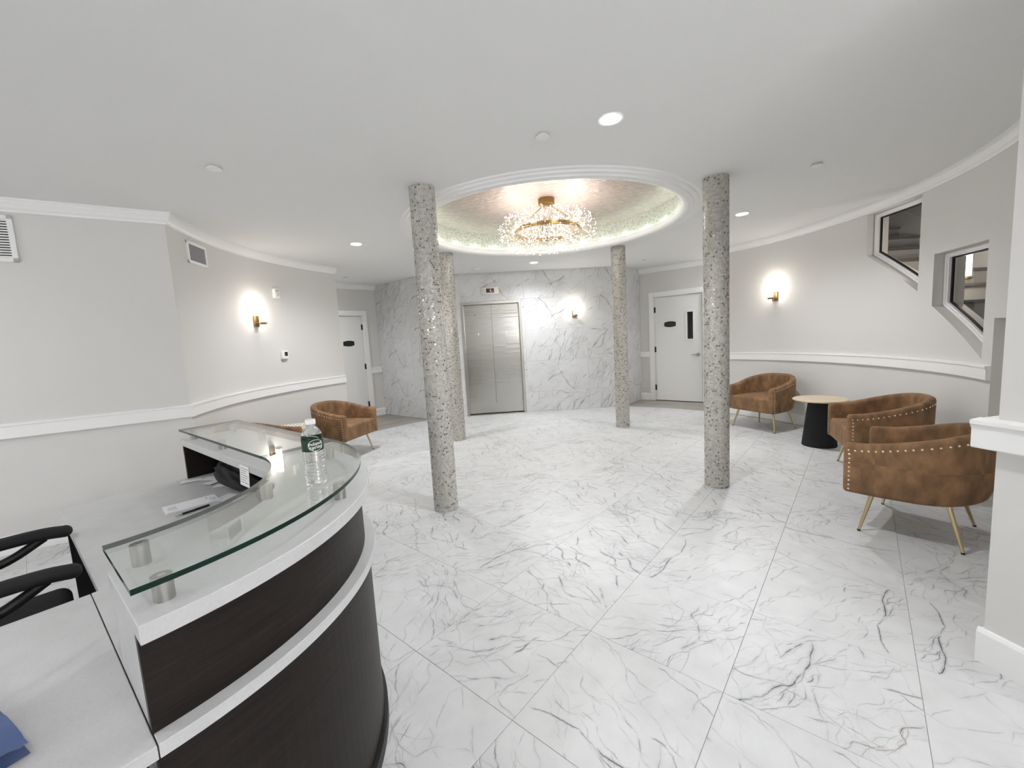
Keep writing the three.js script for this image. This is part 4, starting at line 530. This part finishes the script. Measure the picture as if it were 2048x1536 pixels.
  stuff(mesh('nailhead_trim', mergeGeometries(nails), M.nail, o)).userData.label = 'row of bright metal nailheads';
  for (const [x0, z0, x1, z1] of [[0.262, 0.19, 0.325, 0.245], [-0.262, 0.19, -0.325, 0.245], [0.215, -0.17, 0.275, -0.25], [-0.215, -0.17, -0.275, -0.25]]) { const l = mesh('leg', rod([x0, 0.275, z0], [x0 + (x1 - x0) * 0.965, 0.275 * 0.035, z0 + (z1 - z0) * 0.965], 0.0155, 0.0088, 16), M.brassLeg, o); mesh('rubber_foot', rod([x0 + (x1 - x0) * 0.965, 0.0098, z0 + (z1 - z0) * 0.965], [x1, 0, z1], 0.0098, 0.0098), M.black, l); }
  return o;
}
M.nail = std({ color: lin(0.85, 0.76, 0.62), metalness: 1, roughness: 0.22 }); M.brassLeg = std({ color: lin(0.62, 0.51, 0.3), metalness: 1, roughness: 0.3 });
const face = (fx, fz) => Math.atan2(fx, fz);
const chair = makeArmchair('brown velvet barrel armchair under the sconce near the windowed door');
chair.position.set(3.62, 0, -5.86); chair.rotation.y = face(-0.929, 0.37);
copyOf(chair, [3.47, 0, -3.83], face(-0.9, -0.43), 'brown velvet barrel armchair between the black pedestal table and another armchair');
copyOf(chair, [2.78, 0, -2.76], face(-0.6, -0.8), 'brown velvet barrel armchair beside the wall end at the entrance');
copyOf(chair, [-2.4, 0, -5.66], face(0.96, 0.28), 'brown velvet barrel armchair beyond the desk near the marble return');
copyOf(chair, [-2.72, 0, -4.3], face(0.985, -0.17), 'brown velvet barrel armchair mostly hidden behind the glass counter');

// ---------------------------------------------------------------- pedestal tables
function makeTable(label) { const o = thing('side_table', label, 'side table', [0, 0, 0], 0, 'round pedestal side tables'); const top = lathe([[0.001, 0.545], [0.262, 0.545], [0.272, 0.549], [0.275, 0.556], [0.272, 0.563], [0.264, 0.566], [0.001, 0.566]], 64); { const p = top.attributes.position, u = top.attributes.uv; for (let i = 0; i < p.count; i++) u.setXY(i, p.getX(i) / 0.6 + 0.5, p.getZ(i) / 0.6 + 0.5); } mesh('tabletop', top, M.tableWood, o).userData.label = 'pale wood top'; mesh('pedestal', lathe([[0.001, 0.0], [0.172, 0.0], [0.176, 0.008], [0.118, 0.538], [0.114, 0.545], [0.001, 0.545]], 56), M.blackMatte, o).userData.label = 'black tapered drum base'; return o; }
const table = makeTable('round wood-topped side table with black cone base between two armchairs'); table.position.set(3.64, 0, -4.83);
copyOf(table, [-2.74, 0, -4.97], 0.6, 'round wood-topped side table carrying a magazine behind the desk');
{ const t = canvasTexture(256, 256, (c, w, h) => { c.fillStyle = '#e9e9e6'; c.fillRect(0, 0, w, h); c.fillStyle = '#8b8b88'; for (let k = 0; k < 7; k++) c.fillRect(14 + k * 35, 12, 13, 190); c.fillStyle = '#c9c9c5'; c.fillRect(10, 215, 230, 26); }); const o = mesh('magazine', box(0.3, 0.008, 0.22), std({ map: t, roughness: 0.5 })); o.position.set(-2.76, 0.5705, -5.0); o.rotation.y = 0.25; tag(o, 'open striped white magazine lying on the side table', 'magazine'); }

scene.updateMatrixWorld(true);
renderer.render(scene, camera);
